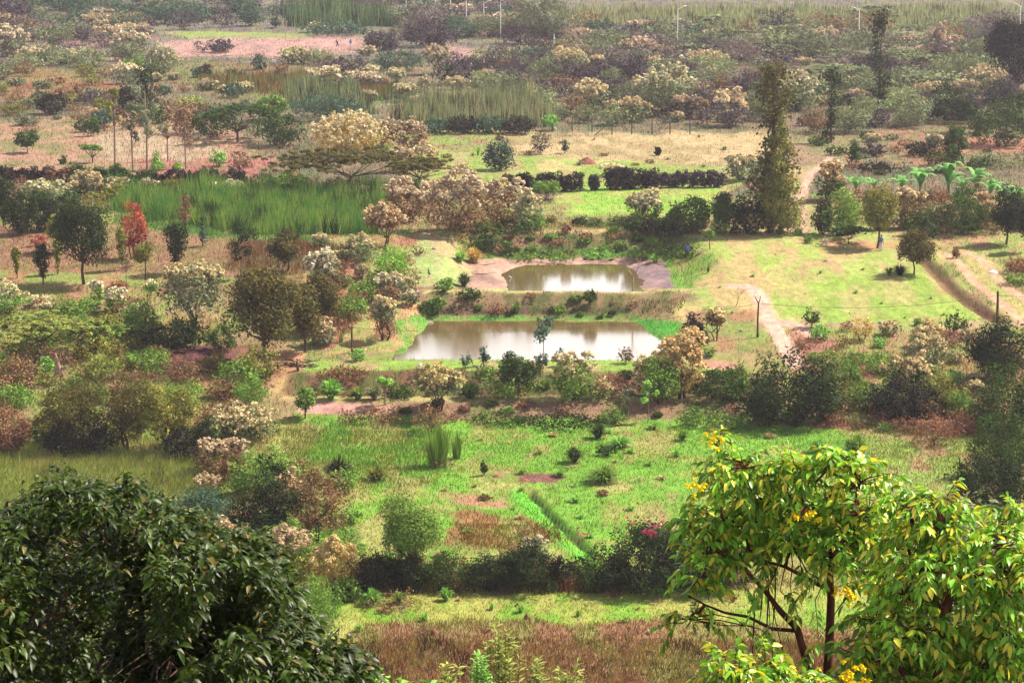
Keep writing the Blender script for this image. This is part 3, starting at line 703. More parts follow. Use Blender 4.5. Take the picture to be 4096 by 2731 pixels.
        add('stem', limbs(C, r, .02, .12, 10, 4, A * .35), M_BARK); add('crown', clump_leaves(C, R, int(n * 2.6), s, r), M_LEAF)
    elif kind == 'tuft':
        add('blades', blade_tuft(r, A, int(np.clip(area * .45, 40, 1100)), .55, .6 / px), M_BLADE)
    elif kind == 'cattail':
        V1, F1, c1 = blade_tuft(r, A * .95, int(np.clip(area * .2, 30, 500)), .12, .45 / px, .5); add('blades', (V1, F1, c1), M_BLADE)
    elif kind == 'banana':
        segs = [[((0, 0, -.02), .05), ((.01, 0, .25), .045), ((.0, 0, .42), .03)]]
        add('trunk', tube(segs, 6), M_PALEBARK)
        Vs, Fs, Cs, b0 = [], [], [], 0
        for q in range(9):
            az = q * 2.4 + r.uniform(-.3, .3); d = np.array([math.cos(az), math.sin(az), 0]); sd_ = np.array([-d[1], d[0], 0]); up_ = r.uniform(.45, 1.0); A_l = A * r.uniform(.6, 1.1)
            for i_ in range(6):
                t = i_ / 5; pnt = np.array([0, 0, .36]) + d * A_l * .5 * t ** 1.3 + np.array([0, 0, up_ * (1.45 * t - 1.05 * t * t) * 1.3])
                w_ = .10 * math.sin(math.pi * min(.12 + t * .86, 1)) * r.uniform(.75, 1.2) + .004
                for sg in (-1, 0, 1): Vs.append(pnt + sd_ * w_ * sg - np.array([0, 0, abs(sg) * .025]))
            for i_ in range(5):
                for g in (0, 1): a_ = b0 + i_ * 3 + g; Fs.append([a_, a_ + 1, a_ + 4, a_ + 3])
            Cs += [r.uniform(.75, 1.25)] * 18; b0 += 18
        add('leaves', (np.array(Vs), np.array(Fs), np.array(Cs)[:, None] * np.ones(3)), M_LEAF)
    elif kind == 'papaya':
        C, R = shell(A, .62, 1, .09, r, 1.2)
        add('trunk', tube([[((0, 0, -.02), .028), ((.01, 0, .4), .022), ((0, 0, .82), .016)]]), M_PALEBARK); add('crown', clump_leaves(C, R, n, s, r), M_LEAF)
    elif kind == 'mound':
        u_ = np.linspace(0, 1, 9); v_ = np.arange(16) / 16 * 6.283
        UU, VV = np.meshgrid(u_, v_, indexing='ij'); nz_ = 1 + .25 * (vnoise(UU * 5 + 9, VV * 2 + seed * 7, seed) - .5)
        V1 = np.stack([np.cos(VV) * A * .5 * UU * nz_, np.sin(VV) * A * .5 * UU * nz_, (1 - UU ** 1.6) * nz_ - .03], -1).reshape(-1, 3)
        F1 = np.array([[i_ * 16 + j_, (i_ + 1) * 16 + j_, (i_ + 1) * 16 + (j_ + 1) % 16, i_ * 16 + (j_ + 1) % 16] for i_ in range(8) for j_ in range(16)])
        add('heap', (V1, F1), M_CLAY)
    PLANT[key] = L
    return L, Ab

NAMES = {'bush': ('leafy_bush', 'bush'), 'darkbush': ('dense_bush', 'bush'), 'twiggy': ('twiggy_shrub', 'shrub'), 'cream': ('flowering_shrub', 'shrub'),
         'creamtree': ('flowering_tree', 'tree'), 'creamball': ('flowering_shrub', 'shrub'), 'tree': ('leafy_tree', 'tree'), 'lollipop': ('small_tree', 'tree'),
         'airy': ('open_crowned_tree', 'tree'), 'acacia': ('flat_topped_acacia', 'tree'), 'feather': ('feathery_bush', 'bush'), 'column': ('columnar_tree', 'tree'),
         'tower': ('tall_tree', 'tree'), 'invcone': ('young_orchard_tree', 'tree'), 'conifer': ('conical_tree', 'tree'), 'sapling': ('sapling', 'tree'), 'gum': ('slender_gum_tree', 'tree'),
         'bare': ('bare_tree', 'tree'), 'bareforked': ('forked_bare_tree', 'tree'), 'hedge': ('hedge', 'hedge'), 'tuft': ('grass_tussock', 'grass clump'), 'cattail': ('cattail_clump', 'reeds'),
         'banana': ('banana_plant', 'banana plant'), 'papaya': ('papaya_tree', 'tree'), 'mound': ('soil_mound', 'mound')}
BLOOM = lin((240, 216, 160), .66)
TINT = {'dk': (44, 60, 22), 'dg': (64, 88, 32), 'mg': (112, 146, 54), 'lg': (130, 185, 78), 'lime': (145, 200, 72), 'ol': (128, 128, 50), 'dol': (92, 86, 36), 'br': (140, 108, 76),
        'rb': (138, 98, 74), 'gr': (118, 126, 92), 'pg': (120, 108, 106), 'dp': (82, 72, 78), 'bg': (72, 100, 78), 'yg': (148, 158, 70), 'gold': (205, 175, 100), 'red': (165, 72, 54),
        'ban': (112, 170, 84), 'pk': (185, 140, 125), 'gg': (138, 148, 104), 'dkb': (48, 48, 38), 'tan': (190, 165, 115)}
rp = np.random.RandomState(5)
def plant(kind, px, py, w, h, tint, label, group=None, bloom=None, loc=None, name=None, bark=None):
    """a plant whose base stands where photo pixel (px, py) meets the ground; w, h in photo pixels at that distance"""
    if loc is None: x, y, z, t = at(px, py); d = y * CT + (CAM_H - z) * ST
    else: x, y = loc; z = float(H(x, y)); d = y * CT + (CAM_H - z) * ST
    if kind in ('bush', 'darkbush', 'cream', 'creamball', 'twiggy', 'feather'): w, h = w * 1.16, h * 1.08
    elif kind == 'acacia': w *= 1.15
    elif kind == 'banana': w, h = w * 1.3 * rp.uniform(.8, 1.2), h * 1.1 * rp.uniform(.75, 1.25)
    elif kind == 'hedge': w, h = w * 1.15, h * 1.2 * rp.uniform(.85, 1.1)
    hm = h / FPX * d; A = w / h
    L, Ab = plant_parts(kind, A, h, rp.randint(0, 3))
    nm = name or NAMES[kind][0]
    if kind == 'bush' and tint in ('pg', 'gr', 'gg', 'bg', 'dp'): nm = 'grey_bush'
    elif kind == 'bush' and tint in ('ol', 'br', 'dol'): nm = 'olive_bush'
    e = empty(nm, (x, y, z), rp.uniform(0, 6.28) if kind != 'hedge' else 0)
    e.scale = (hm * A / Ab, hm * A / Ab if kind != 'hedge' else hm, hm)
    tag(e, label, NAMES[kind][1], group)
    if kind == 'bareforked': e.rotation_euler = (0, 0, 0)
    for pn, me in L:
        o = bpy.data.objects.new(pn, me); S.collection.objects.link(o); o.parent = e
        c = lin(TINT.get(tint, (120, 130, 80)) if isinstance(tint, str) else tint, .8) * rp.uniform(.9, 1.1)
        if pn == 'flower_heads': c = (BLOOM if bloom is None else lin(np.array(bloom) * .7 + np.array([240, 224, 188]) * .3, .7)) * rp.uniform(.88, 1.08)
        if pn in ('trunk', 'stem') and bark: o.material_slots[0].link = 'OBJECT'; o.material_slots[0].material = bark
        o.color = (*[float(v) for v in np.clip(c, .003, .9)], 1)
    return e
# ------------------------------------------------------------------ the plants one can point to: kind|px|py base|width|height|tint|label[|group[|bloom]]
TABLE = '''
darkbush|8|27|44|32|dp|big dark hazy bush filling the top left corner
acacia|44|38|46|12|gg|low flat grey-green acacia just below the top left corner bush
cream|8|56|40|28|gr|large cream-topped bush at the left edge near the top||215,195,165
cream|34|66|34|18|gg|cream and green bush right of the left edge cream-topped bush||225,205,165
tree|83|45|26|20|pg|purplish hazy tree with pale trunk left of the far cream domes||205,175,160
cream|95|26|14|9|pg|tiny cream dome shrub high in the upper left scrub||235,215,175
cream|128|38|22|14|gr|upper cream dome of the pair in the upper left scrub||228,205,170
cream|144|40|18|16|pg|right hand greyish cream dome beside the upper cream dome||215,190,165
cream|131|55|38|22|gr|wide scattered cream bush with grey base below the upper pair||225,205,175
cream|160|76|32|28|gg|round pale dome bush standing before the pink field's left end||215,212,165
bush|140|72|34|15|mg|low dark green mound left of the round pale dome bush
darkbush|137|30|34|14|dp|flat dark purple thicket in the upper left scrub
bush|92|26|60|12|bg|long blue-green bush along the upper left
feather|170|14|60|14|bg|feathery dark blue-green bush along the top left
darkbush|221|52|24|12|dp|dark purple bush on the left side of the pink field
twiggy|203|52|22|12|pg|thin purplish shrub at the left end of the pink field
darkbush|205|77|13|12|dkb|small blackish leaning shrub on the reddish sedge
cream|128|84|30|19|gr|bright cream dome above the dark leaning tree||240,222,180
tower|146|112|30|44|dk|tall dark green tree left of the golden meadow bushes
darkbush|127|108|22|22|dkb|dark lower shoulder beside the tall dark green tree at left
gum|115|168|12|88|ol|leftmost slender gum tree with thin bare trunk|slender gum trees on the pink meadow
gum|133|170|14|72|gr|second slender gum tree from the left|slender gum trees on the pink meadow
gum|147|170|22|84|gr|tallest slender gum tree with the widest crown|slender gum trees on the pink meadow
gum|168|161|8|56|br|short slender gum tree with hardly any leaves|slender gum trees on the pink meadow
gum|186|169|18|64|br|rightmost slender gum tree with brown crown|slender gum trees on the pink meadow
bare|66|117|12|32|pk|curved bare trunk left of the dark low thicket||
bare|4|116|14|30|pk|leaning reddish bare trunk at the left edge
darkbush|52|114|34|22|dkb|dark low thicket behind the curved bare trunk
feather|98|104|40|14|dp|dark purplish thicket between bare trunk and tall dark tree
bush|91|136|16|21|dg|round dark green bush alone on the pale pink meadow
conifer|157|171|19|21|lg|bright green cone-shaped bush at the foot of the gum trees
tree|27|153|26|24|dg|small dark tree standing left of the little flat acacia
acacia|92|163|24|22|mg|little flat-topped acacia on the pink meadow
bush|63|164|8|9|dg|tiny dark bush behind the left hedge
darkbush|103|126|22|16|bg|greyish bush right of the round dark green bush
cream|92|118|14|10|pg|small pinkish cream bush over the round dark green bush||215,165,135
airy|185|134|36|36|br|brown and yellow tall bush behind the gum trees
bush|190|106|26|10|yg|yellow-green bush top above the brown tall bush
acacia|238|142|84|40|dg|broad dark green acacia left of the golden cream bush
bush|215|136|48|26|dg|dark green mass at the left foot of the broad dark green acacia
bush|280|146|44|34|dg|dark bush between the broad acacia and the golden cream bush
tree|270|120|40|26|mg|mid green tree above the dark bush left of the golden cream bush
feather|325|118|70|24|bg|soft grey-green feathery thicket above the golden cream bush
cream|208|90|20|10|gr|cream topped shrub above the yellow-green bush||228,205,165
cream|243|92|20|9|gr|flat cream topped shrub right of another above the broad acacia||230,215,165
bush|218|166|16|16|lg|fresh green bush right of the gum trees
twiggy|240|172|26|24|rb|reddish brown twiggy shrub right of the fresh green bush
bush|178|170|10|9|lime|little lime green bush right of the cone-shaped bush
creamball|348|157|66|40|gold|large golden cream bush over the big olive acacia||240,218,165
creamball|352|128|32|16|gr|cream crown directly behind the large golden cream bush||235,215,180
cream|385|146|26|26|br|brownish cream bush right of the golden cream bush||205,175,145
cream|412|150|34|28|br|wide brownish cream bush left of the papyrus reeds||205,175,150
acacia|352|190|150|46|dol|very wide flat olive acacia in the middle left
acacia|420|186|70|30|ol|right hand smaller part-olive acacia beside the very wide one
cream|402|172|24|24|br|cream and brown bush on the right shoulder of the wide acacia||235,205,165
cream|426|166|22|22|br|cream bush with flat top right of the wide acacia||240,212,172
bush|380|155|26|10|mg|small green bush at the right foot of the golden cream bush
tuft|478|155|7|13|lg|small upright green tuft left of the dark round meadow bush
darkbush|500|170|30|28|bg|dark round bush on the left of the centre meadow
twiggy|541|154|20|25|dp|dark upright bush in the centre meadow||
airy|565|153|8|14|bg|slim little grey bush right of the dark upright meadow bush
darkbush|658|155|6|8|dkb|tiny dark stump-like shrub on the tan meadow
twiggy|461|173|14|8|br|low brown shrub below the dark round meadow bush
mound|587|163|18|6|rb|pink termite mound on the centre meadow
cream|612|176|24|12|gr|cream tuft bush behind the clipped hedge||235,225,180
tree|550|130|20|16|lg|small bright green tree at the reed edge left of the fence
hedge|532|190|44|16|dkb|leftmost clipped dark hedge block|clipped hedge rows
hedge|567|191|30|18|dkb|second clipped hedge block from the left, with green top|clipped hedge rows
hedge|594|190|10|16|dkb|narrow clipped hedge block right of the gap|clipped hedge rows
hedge|620|189|30|20|dkb|tall clipped hedge block behind the cream tuft|clipped hedge rows
hedge|647|188|22|17|dkb|clipped hedge block fourth from the left after the gap|clipped hedge rows
hedge|690|187|62|14|dp|long low clipped hedge running to the tall tree|clipped hedge rows
darkbush|436|133|30|14|bg|dark thicket at the left foot of the papyrus reeds
darkbush|462|133|34|17|dkb|dark thicket under the middle of the papyrus reeds
darkbush|490|133|32|17|bg|dark blue thicket under the papyrus reeds
darkbush|516|134|34|18|dkb|dark thicket at the right foot of the papyrus reeds
darkbush|335|34|60|12|bg|dark foot of the far green reed bed
darkbush|600|34|44|12|bg|dark clump at the left foot of the top reed belt
darkbush|650|36|50|13|dp|dark clump under the middle of the top reed belt
darkbush|690|38|46|12|bg|dark clump left of the lone lamp below the reed belt
tree|546|199|32|20|mg|green bush tree before the clipped hedges
cream|326|91|44|23|gr|large cream dome bush above the centre reeds||228,205,165
cream|364|86|34|14|pg|low cream bush right of the large cream dome||225,200,170
creamtree|396|86|20|18|gg|pale cream round tree right of the low cream bush||225,212,165
cream|406|102|28|18|gr|cream bush above the small reed corner||228,210,160
cream|424|98|14|20|gr|grey-green pointed bush right of the cream bush by the reeds||200,180,140
cream|366|100|20|9|pg|small cream shrub under the low cream bush||230,205,160
cream|420|106|18|10|gr|small cream shrub just above the papyrus reeds||235,212,160
cream|372|74|14|9|gr|little cream shrub left of the pale cream round tree||228,210,165
airy|450|85|15|20|dk|dark little tree with pale flecks in front of the cream tall bush
creamtree|437|74|28|30|gr|tall greyish cream bush beside the bleached branches||222,195,165
bare|453|70|20|26|pk|bleached dead branches right of the tall greyish cream bush
feather|345|72|50|16|dp|dark soft willow-like bush in front of the pink field
feather|318|64|30|16|gg|grey-green soft bush at the left end of the dark willow-like bush
cream|295|64|28|16|gr|yellowish cream bush at the lower left of the pink field||205,200,140
feather|398|70|50|20|bg|wide soft grey-green bush under the purple thicket
creamball|385|68|13|11|gr|round little cream bush set in the soft grey-green bush||210,195,175
cream|368|56|15|10|gr|small cream shrub on the right edge of the pink field||228,200,160
cream|316|32|14|10|gr|small cream shrub on the far edge of the pink field||228,200,165
bare|284|29|10|12|pk|bare pale trunk on the far edge of the pink field left of the cream shrub
airy|276|28|12|12|bg|dark little tree just left of the bare pale trunk
darkbush|382|50|36|20|dp|dark purple bush right of the far people
darkbush|428|46|56|26|dp|large purple thicket in the upper middle
bare|404|47|16|22|pk|bare pinkish forked tree before the large purple thicket
bare|474|57|36|28|pk|wide bare pinkish tree right of the purple thicket
airy|500|60|36|14|pg|low grey scrub with pale flowers under the street lamps||215,200,195
feather|530|78|60|20|dp|dark grey scrub below the white post
acacia|545|64|54|18|bg|dark flat bush right of the white post
bare|590|65|62|38|pk|large bare pink spreading tree in the upper middle
feather|543|43|58|48|gr|big hazy grey-green tree behind the tall street lamp
cream|500|30|26|16|pg|hazy cream bush behind the street lamps||222,195,175
darkbush|512|37|24|14|dp|dark purple bush left of the big hazy tree
cream|566|68|14|10|pg|pale pinkish shrub in the scrub below the bare pink tree||225,195,175
cream|597|64|14|8|gr|small cream dome at the foot of the bare pink tree||230,195,150
darkbush|625|90|54|36|dp|dark maroon bush in the middle scrub
cream|665|115|52|46|gg|large grey-green bush behind the wire fence||200,195,150
cream|640|78|24|12|gg|pale bush over the large grey-green bush||225,205,160
cream|590|108|38|26|gg|cream topped bush at the left of the fence scrub||225,200,150
cream|633|122|28|24|gg|orange-cream topped bush right behind the fence posts||232,195,145
cream|682|118|26|22|pg|pinkish cream bush right of the large grey-green bush||220,185,155
cream|732|126|34|32|pg|round bush with bright cream cap left of the tall tree||240,210,170
cream|706|80|22|12|gg|apricot cream dome above the cream-capped bush||235,200,150
cream|690|82|16|8|gr|small tan bush left of the apricot cream dome||220,190,150
cream|713|42|20|12|pg|tan dome bush below the top reed belt||215,185,155
cream|650|43|12|6|pg|low tan cushion right of the bare pink tree||220,185,150
feather|700|118|44|30|dp|dusky bush between the large grey-green bush and the cream-capped one
bush|545|116|34|26|gg|grey bush behind the small bright green tree
twiggy|530|105|16|20|tan|tan dry bush above the papyrus reeds
bush|760|110|24|30|gr|hazy bush left of the tall tree's top
tower|770|232|50|170|dol|tallest tree, dark ragged top and broad yellow-green leafy base
conifer|780|234|54|120|ol|yellowish leafy skirt around the tallest tree's foot
darkbush|724|233|22|62|dg|dark narrow tree left of the tallest tree
darkbush|750|233|36|40|dk|dark bush right at the tallest tree's left foot
cream|742|180|36|24|gr|cream bush behind the tallest tree's left side||228,208,155
darkbush|690|232|42|34|dg|broad dark green bush left of the dark narrow tree
creamtree|645|226|40|36|gr|slanting cream bush in the field behind the far pond||215,200,150
bush|632|232|24|18|dg|dark green bush under the slanting cream bush
bush|660|233|22|26|dg|grey-green bush right of the slanting cream bush
darkbush|656|232|40|12|dkb|low dark bushes on the rim between the two green fields
column|878|110|16|98|dk|tall columnar tree with a round tufted top at upper right
column|831|142|14|74|dk|shorter columnar tree left of the tufted columnar one
column|872|112|8|24|dk|small dark column at the foot of the tufted columnar tree
acacia|898|72|80|24|gg|flat-topped light green acacia around the tufted columnar tree
acacia|862|88|42|24|gg|flat pale acacia left of the tufted columnar tree
acacia|925|96|52|24|gg|pale green layered acacia right of the tufted columnar tree
tree|1012|100|52|86|dkb|big hazy dark tree at the upper right edge
cream|938|60|26|32|pg|hazy cream-topped tree between the acacias and the big dark tree||222,190,160
cream|797|40|26|14|pg|cream bush at upper right left of the lamp||222,195,165
cream|822|48|30|18|pg|wide cream bush just left of the upper right lamp||228,198,165
cream|852|92|20|14|gg|cream dome left of the tufted columnar tree's foot||225,205,165
cream|856|110|26|20|pg|bright cream bush below the cream dome by the columnar tree||236,205,170
cream|795|110|50|34|gg|pale grey-green bush right of the tallest tree's top||212,205,165
cream|780|50|26|12|pg|dusky shrub below the pale reed belt||200,175,160
darkbush|952|122|48|28|dk|very dark dense bush at right
bush|1000|146|60|44|dg|large green bush at right under the dark hazy tree
darkbush|1018|112|24|20|dk|dark bush at the right edge beside the very dark dense bush
bush|905|124|50|36|gg|grey-green scrub right of the columnar trees
bush|850|132|36|26|gg|grey scrub between the two columnar trees
acacia|960|134|50|14|dol|low flat dark acacia below the very dark dense bush
twiggy|922|112|14|16|br|bare-limbed brown bush left of the very dark dense bush
tree|954|172|30|46|dg|leafy dark green tree behind the banana plants
darkbush|853|165|15|21|dg|upright dark bush right of the dirt track
darkbush|872|156|26|12|dp|low dark bush right of the upright dark bush
darkbush|921|156|30|14|dkb|low blackish bush on the reddish slope
cream|934|146|18|12|gr|cream shrub over the low blackish bush||228,212,170
cream|872|142|18|8|gr|small cream shrub on the reddish slope||232,205,160
bush|875|172|34|10|dkb|low dark bush just above the left banana plants
twiggy|818|132|22|14|br|brown shrub left of the upright dark bush
twiggy|1000|166|60|14|gr|greyish shrub row at the right edge above the bananas
banana|856|196|32|22|ban|leftmost banana plant of the row behind the lawn thicket|banana row behind the lawn thicket
banana|874|192|26|18|ban|second banana plant from the left in the row|banana row behind the lawn thicket
banana|902|194|30|22|ban|pale-leaved banana plant in the middle of the row|banana row behind the lawn thicket
banana|920|198|26|26|ban|bright upright banana plant in the middle of the row|banana row behind the lawn thicket
banana|948|196|36|30|ban|tall banana plant with a broad drooping leaf|banana row behind the lawn thicket
banana|962|196|26|24|ban|banana plant right of the tall drooping one|banana row behind the lawn thicket
banana|976|198|30|26|ban|banana plant fourth from the right|banana row behind the lawn thicket
banana|990|202|30|24|ban|banana plant third from the right|banana row behind the lawn thicket
banana|1004|206|26|18|ban|banana plant second from the right|banana row behind the lawn thicket
banana|1018|204|26|14|ban|rightmost banana plant at the photo edge|banana row behind the lawn thicket
cream|829|200|28|38|dg|cream and dark green bush right of the dirt track||225,180,130
darkbush|822|234|20|32|dk|dark shaded bush at the dirt track's right side
bush|842|236|40|42|mg|leafy green bush left of the olive tree
tree|877|248|42|66|ol|olive tree with thick trunk on the lawn edge
cream|908|228|30|40|br|cream flecked bush right of the olive tree||235,205,160
twiggy|935|226|34|40|rb|reddish brown shrub in the thicket behind the lawn
bush|962|234|50|42|dg|green bush in the thicket right of the reddish shrub
cream|980|228|34|34|br|brown topped bush right in the lawn thicket||195,155,105
bush|925|236|40|26|dg|dark bush at the foot of the lawn thicket
tree|1006|244|40|60|dk|dark leafy tree with bare trunk at the right edge
tree|1026|252|22|50|dk|dark bush cut by the right edge behind the lawn
acacia|849|244|42|20|dk|low flat dark bush before the olive tree
bush|808|243|8|9|mg|small round green bush on the lawn's far edge
bush|798|235|8|7|lg|tiny light green bush by the dirt track's end
tree|914|274|44|46|dol|wind-swept dark tree leaning left over the reed tuft
tuft|900|275|26|15|dkb|dark reed tuft under the wind-swept tree
tuft|889|275|16|12|mg|green reed tuft left of the dark one
twiggy|956|258|8|12|br|small brown shrub beside the double track
bush|1018|272|26|16|br|brown and green shrub right of the double track
bush|1016|284|24|12|mg|low green shrub under the brown one by the right edge
airy|811|327|18|22|dg|young dark green tree at the lawn's near edge
twiggy|862|340|24|26|gold|golden dry bush at the lawn's near edge
bush|917|325|8|7|mg|tiny green shrub beside the lawn's lower line
cream|929|344|24|22|gold|pale cream bush right of the golden dry bush||235,205,145
airy|955|334|28|22|dg|dark leafy shrub near the wooden post
lollipop|710|249|11|20|mg|small lone tree on the lawn's left edge
bareforked|633|291|22|36|pk|pale leafless forked tree on the bund
bare|736|306|16|22|pk|tiny bare forked shrub beside the pink path
tuft|708|272|8|12|mg|thin weed on the lawn slope
bush|678|258|46|13|dg|dark green creeper bush at the far pond's right corner
tuft|655|262|18|12|lg|green tuft on the far pond's far right shore
bush|520|260|30|8|mg|low green herbs at the far pond's back shore left
bush|558|260|34|8|mg|low green herbs at the middle of the far pond's back shore
bush|600|259|32|9|lg|low green herbs right on the far pond's back shore
bush|642|258|24|8|mg|low green herbs at the right end of the far pond's back shore
darkbush|510|256|16|10|dg|dark herbs on the bank at the far pond's left
bush|483|250|26|14|dg|green bush on the bank left of the far pond
tuft|474|262|26|20|gold|orange dry tuft left of the far pond
tuft|460|262|20|16|lg|fresh green tuft on the green berm's right
tuft|464|286|24|18|dg|dark green tuft at the far pond's left shore
bush|447|284|12|7|mg|small green bush low on the green berm
bush|443|292|18|12|mg|green bush at the green berm's foot
bush|470|300|24|12|dg|green bush on the left end of the middle bank
bush|436|308|20|11|mg|bushy green herb left of the middle bank
darkbush|428|316|24|14|dg|dark herb bush at the near pond's left corner
tree|590|306|16|17|dg|small dark tree on the middle bank
bush|560|312|16|7|mg|low herb on the middle bank
tuft|516|312|14|16|mg|upright green weeds on the middle bank
tuft|602|318|12|10|mg|green tuft by the near pond's back shore
twiggy|497|316|20|14|rb|orange dry plant by the near pond's back left
hedge|22|182|50|15|dkb|dark hedge at the far left edge|clipped hedge rows
hedge|60|184|26|17|rb|reddish brown hedge block at left|clipped hedge rows
hedge|98|184|52|16|dg|green hedge left of the cream dome line|clipped hedge rows
hedge|132|186|44|15|dg|green hedge behind the cream dome line|clipped hedge rows
hedge|200|189|84|16|dkb|long dark hedge above the bright reed bed|clipped hedge rows
bush|208|176|16|10|dg|dark rounded bush on top of the long dark hedge
darkbush|264|186|18|14|dp|dark purple round bush right of the long dark hedge
bush|290|196|34|26|mg|green bush at the left foot of the wide olive acacia
cream|90|198|34|26|gr|large tan cream dome in the left row||232,205,145
cream|117|198|26|20|gr|cream dome right of the large tan one in the left row||235,215,165
cream|149|192|20|12|gr|small cream dome left of the bright reed bed||235,222,185
cream|164|194|14|6|gr|tiny cream cushion left end of the reed bed||235,210,170
cream|76|198|20|16|gr|pale cream bush left of the large tan dome||230,215,180
cream|44|204|48|22|gg|wide greenish cream bush in the left row||225,225,165
cream|218|194|24|12|gr|tan cream bush behind the bright reed bed||232,208,155
cream|234|194|20|13|lg|cream and green bush behind the bright reed bed||232,220,175
creamball|266|192|15|13|gr|single round cream bush right behind the reed bed||236,210,155
cream|324|194|12|8|gr|little cream bush before the wide olive acacia||236,220,170
cream|346|196|22|10|rb|cream and reddish bush before the wide olive acacia||225,200,150
darkbush|22|234|34|38|dk|dark rounded tree at the left of the orchard
darkbush|45|230|34|40|dk|dark bush behind the orchard's left
invcone|4|226|26|50|dk|dark narrow tree at the left edge of the orchard|young trees of the left orchard
tree|62|252|30|44|ol|yellow-olive tree left of the big dark orchard tree
invcone|58|274|12|38|ol|slim olive tree under the yellow-olive tree|young trees of the left orchard
tree|84|284|58|88|dk|big dark orchard tree with bare spreading trunk
invcone|43|284|22|42|dk|dark cone-shaped orchard tree left of the big one|young trees of the left orchard
invcone|17|278|12|32|ol|small slim orchard tree near the left edge|young trees of the left orchard
twiggy|95|212|30|22|ol|olive bush above the big dark orchard tree
airy|133|258|36|52|red|tree with sparse scarlet leaves
twiggy|38|246|16|12|red|small red shrub behind the orchard
twiggy|120|289|18|9|red|low red shrub at the orchard's near edge
invcone|122|270|14|44|ol|slim olive tree in front of the scarlet tree|young trees of the left orchard
sapling|127|289|10|38|pk|bare white-trunked sapling by the low red shrub
lollipop|145|284|20|42|ol|small olive tree with white trunk
invcone|177|273|32|50|dk|dark cone-shaped tree alone on the orchard's right|young trees of the left orchard
airy|185|228|16|36|br|two-tone brown sapling before the bright reed bed
airy|203|246|9|36|bg|thin grey-green sapling at the reed bed's edge
sapling|245|278|24|48|dk|thin white-trunked tree with two dark crowns
tree|287|272|38|46|dol|olive-brown tree behind the cream crowned one
creamball|325|286|34|34|gr|very pale cream crown above the dark olive tree||238,228,195
tree|320|332|46|62|dol|dark olive tree under the very pale cream crown
tree|267|366|84|104|dol|large olive-brown tree with bare lower trunk, left of the near pond
tree|305|352|40|70|dol|dark tree just right of the large olive-brown tree
creamtree|192|338|74|76|gr|large golden cream domed tree at left
darkbush|178|348|60|30|dk|dark green undergrowth below the golden domed tree
bush|222|350|30|26|dg|dark green undergrowth left of the large olive-brown tree
bush|142|336|36|34|mg|green shrub left of the golden domed tree
cream|97|304|16|22|mg|small white-cream shrub at left||238,228,190
cream|116|312|22|24|mg|wider white-cream shrub right of the small one||236,228,185
cream|8|312|36|28|lg|cream and green shrub at the left edge||235,225,165
cream|38|306|26|10|gr|flat pale cream shrub near the left edge||238,222,170
acacia|40|356|116|46|yg|broad wispy yellow-green acacia at left
acacia|100|350|64|30|mg|wispy green acacia right of the broad one
creamtree|150|300|18|20|lg|small green tree with cream tip before the golden domed tree||232,222,160
creamtree|384|246|42|44|rb|umbrella-shaped cream tree with thick brown trunk||225,190,135
cream|405|222|44|40|br|brownish bush right of the wide olive acacia's foot||205,175,140
cream|457|231|78|54|br|largest cream-brown bush behind the green berm||228,198,160
cream|505|226|48|44|br|cream bush with arching plumes right of the largest one||235,210,170
cream|528|228|30|34|gg|pale green-cream bush at the right end of the cream row||225,210,160
cream|438|196|30|16|br|small cream bush on top of the cream row||222,195,150
bush|505|232|60|10|dg|low green herbs along the far bank's rim
cream|522|200|24|12|gr|whitish cream tuft above the plumed bush||236,226,195
feather|391|280|34|34|lime|bright lime green bush left of the green berm
cream|360|262|36|26|gg|cream flecked shrub left of the lime bush||225,205,150
cream|362|278|16|14|gr|small cream shrub below the cream flecked one||228,205,150
cream|392|298|36|24|gr|cream and green shrub below the lime bush||230,215,170
cream|411|306|18|16|gr|pale shrub right below the lime bush||235,222,190
creamtree|384|340|28|46|gr|cream-blossomed small tree on the slope left of the near pond||236,210,150
cream|322|344|28|26|gr|cream shrub on the slope right of the dark trees||228,195,140
twiggy|337|288|22|18|rb|reddish dry shrub right of the dark olive tree
bush|350|320|36|26|mg|green herb bush on the left slope
bush|362|300|30|20|mg|green bush beside the cream and green shrub
bush|358|360|18|12|lg|bright green bush left of the near pond's corner
cattail|341|342|8|12|mg|thin green weeds on the left slope
tree|305|418|26|32|mg|small green tree at the pale track's left end
papaya|385|404|17|30|lime|lone papaya-like tree with a round lime top
creamtree|438|412|52|48|gr|golden yellow bush on the low berm||238,208,130
twiggy|430|432|34|26|br|brown twiggy shrub under the golden yellow bush
tuft|331|399|32|28|lg|large arching green tussock in the trench left
tuft|358|399|26|18|mg|dark arching tussock in the trench beside the large one
tuft|374|399|26|20|gg|grey arching tussock in the trench behind the papaya-like tree
bush|398|398|30|14|dg|green bush in the trench right of the papaya-like tree
darkbush|345|381|44|14|rb|reddish brush on the dam above the tussocks
tuft|470|398|40|22|dg|dark rushes in the trench right of the golden bush
tree|518|398|46|48|dg|dark green tree in the trench at centre
bush|510|396|56|24|mg|green bush at the foot of the dark green trench tree
cream|574|399|48|44|mg|green and cream bush in the trench right of centre||230,205,150
cream|600|398|30|18|mg|cream flecked bush low in the trench||228,195,140
twiggy|612|396|44|22|rb|brown bush in the trench right of centre
airy|626|363|18|17|br|little brown-topped shrub against the near pond
creamball|681|397|44|62|gold|tall golden bush at the near pond's right corner||228,180,115
bush|660|402|36|44|mg|olive bush below the tall golden bush
cream|652|396|36|40|gr|pale yellow shrub left of the tall golden bush||232,212,140
creamtree|716|340|24|34|br|cream tree on the slope above the tall golden bush||236,205,130
darkbush|694|346|26|30|dkb|dark spiky shrub beside the near pond's right shore
bush|709|356|14|9|mg|round green bush on the dam's right end
darkbush|720|398|60|28|dg|dark bush mass in the trench at right
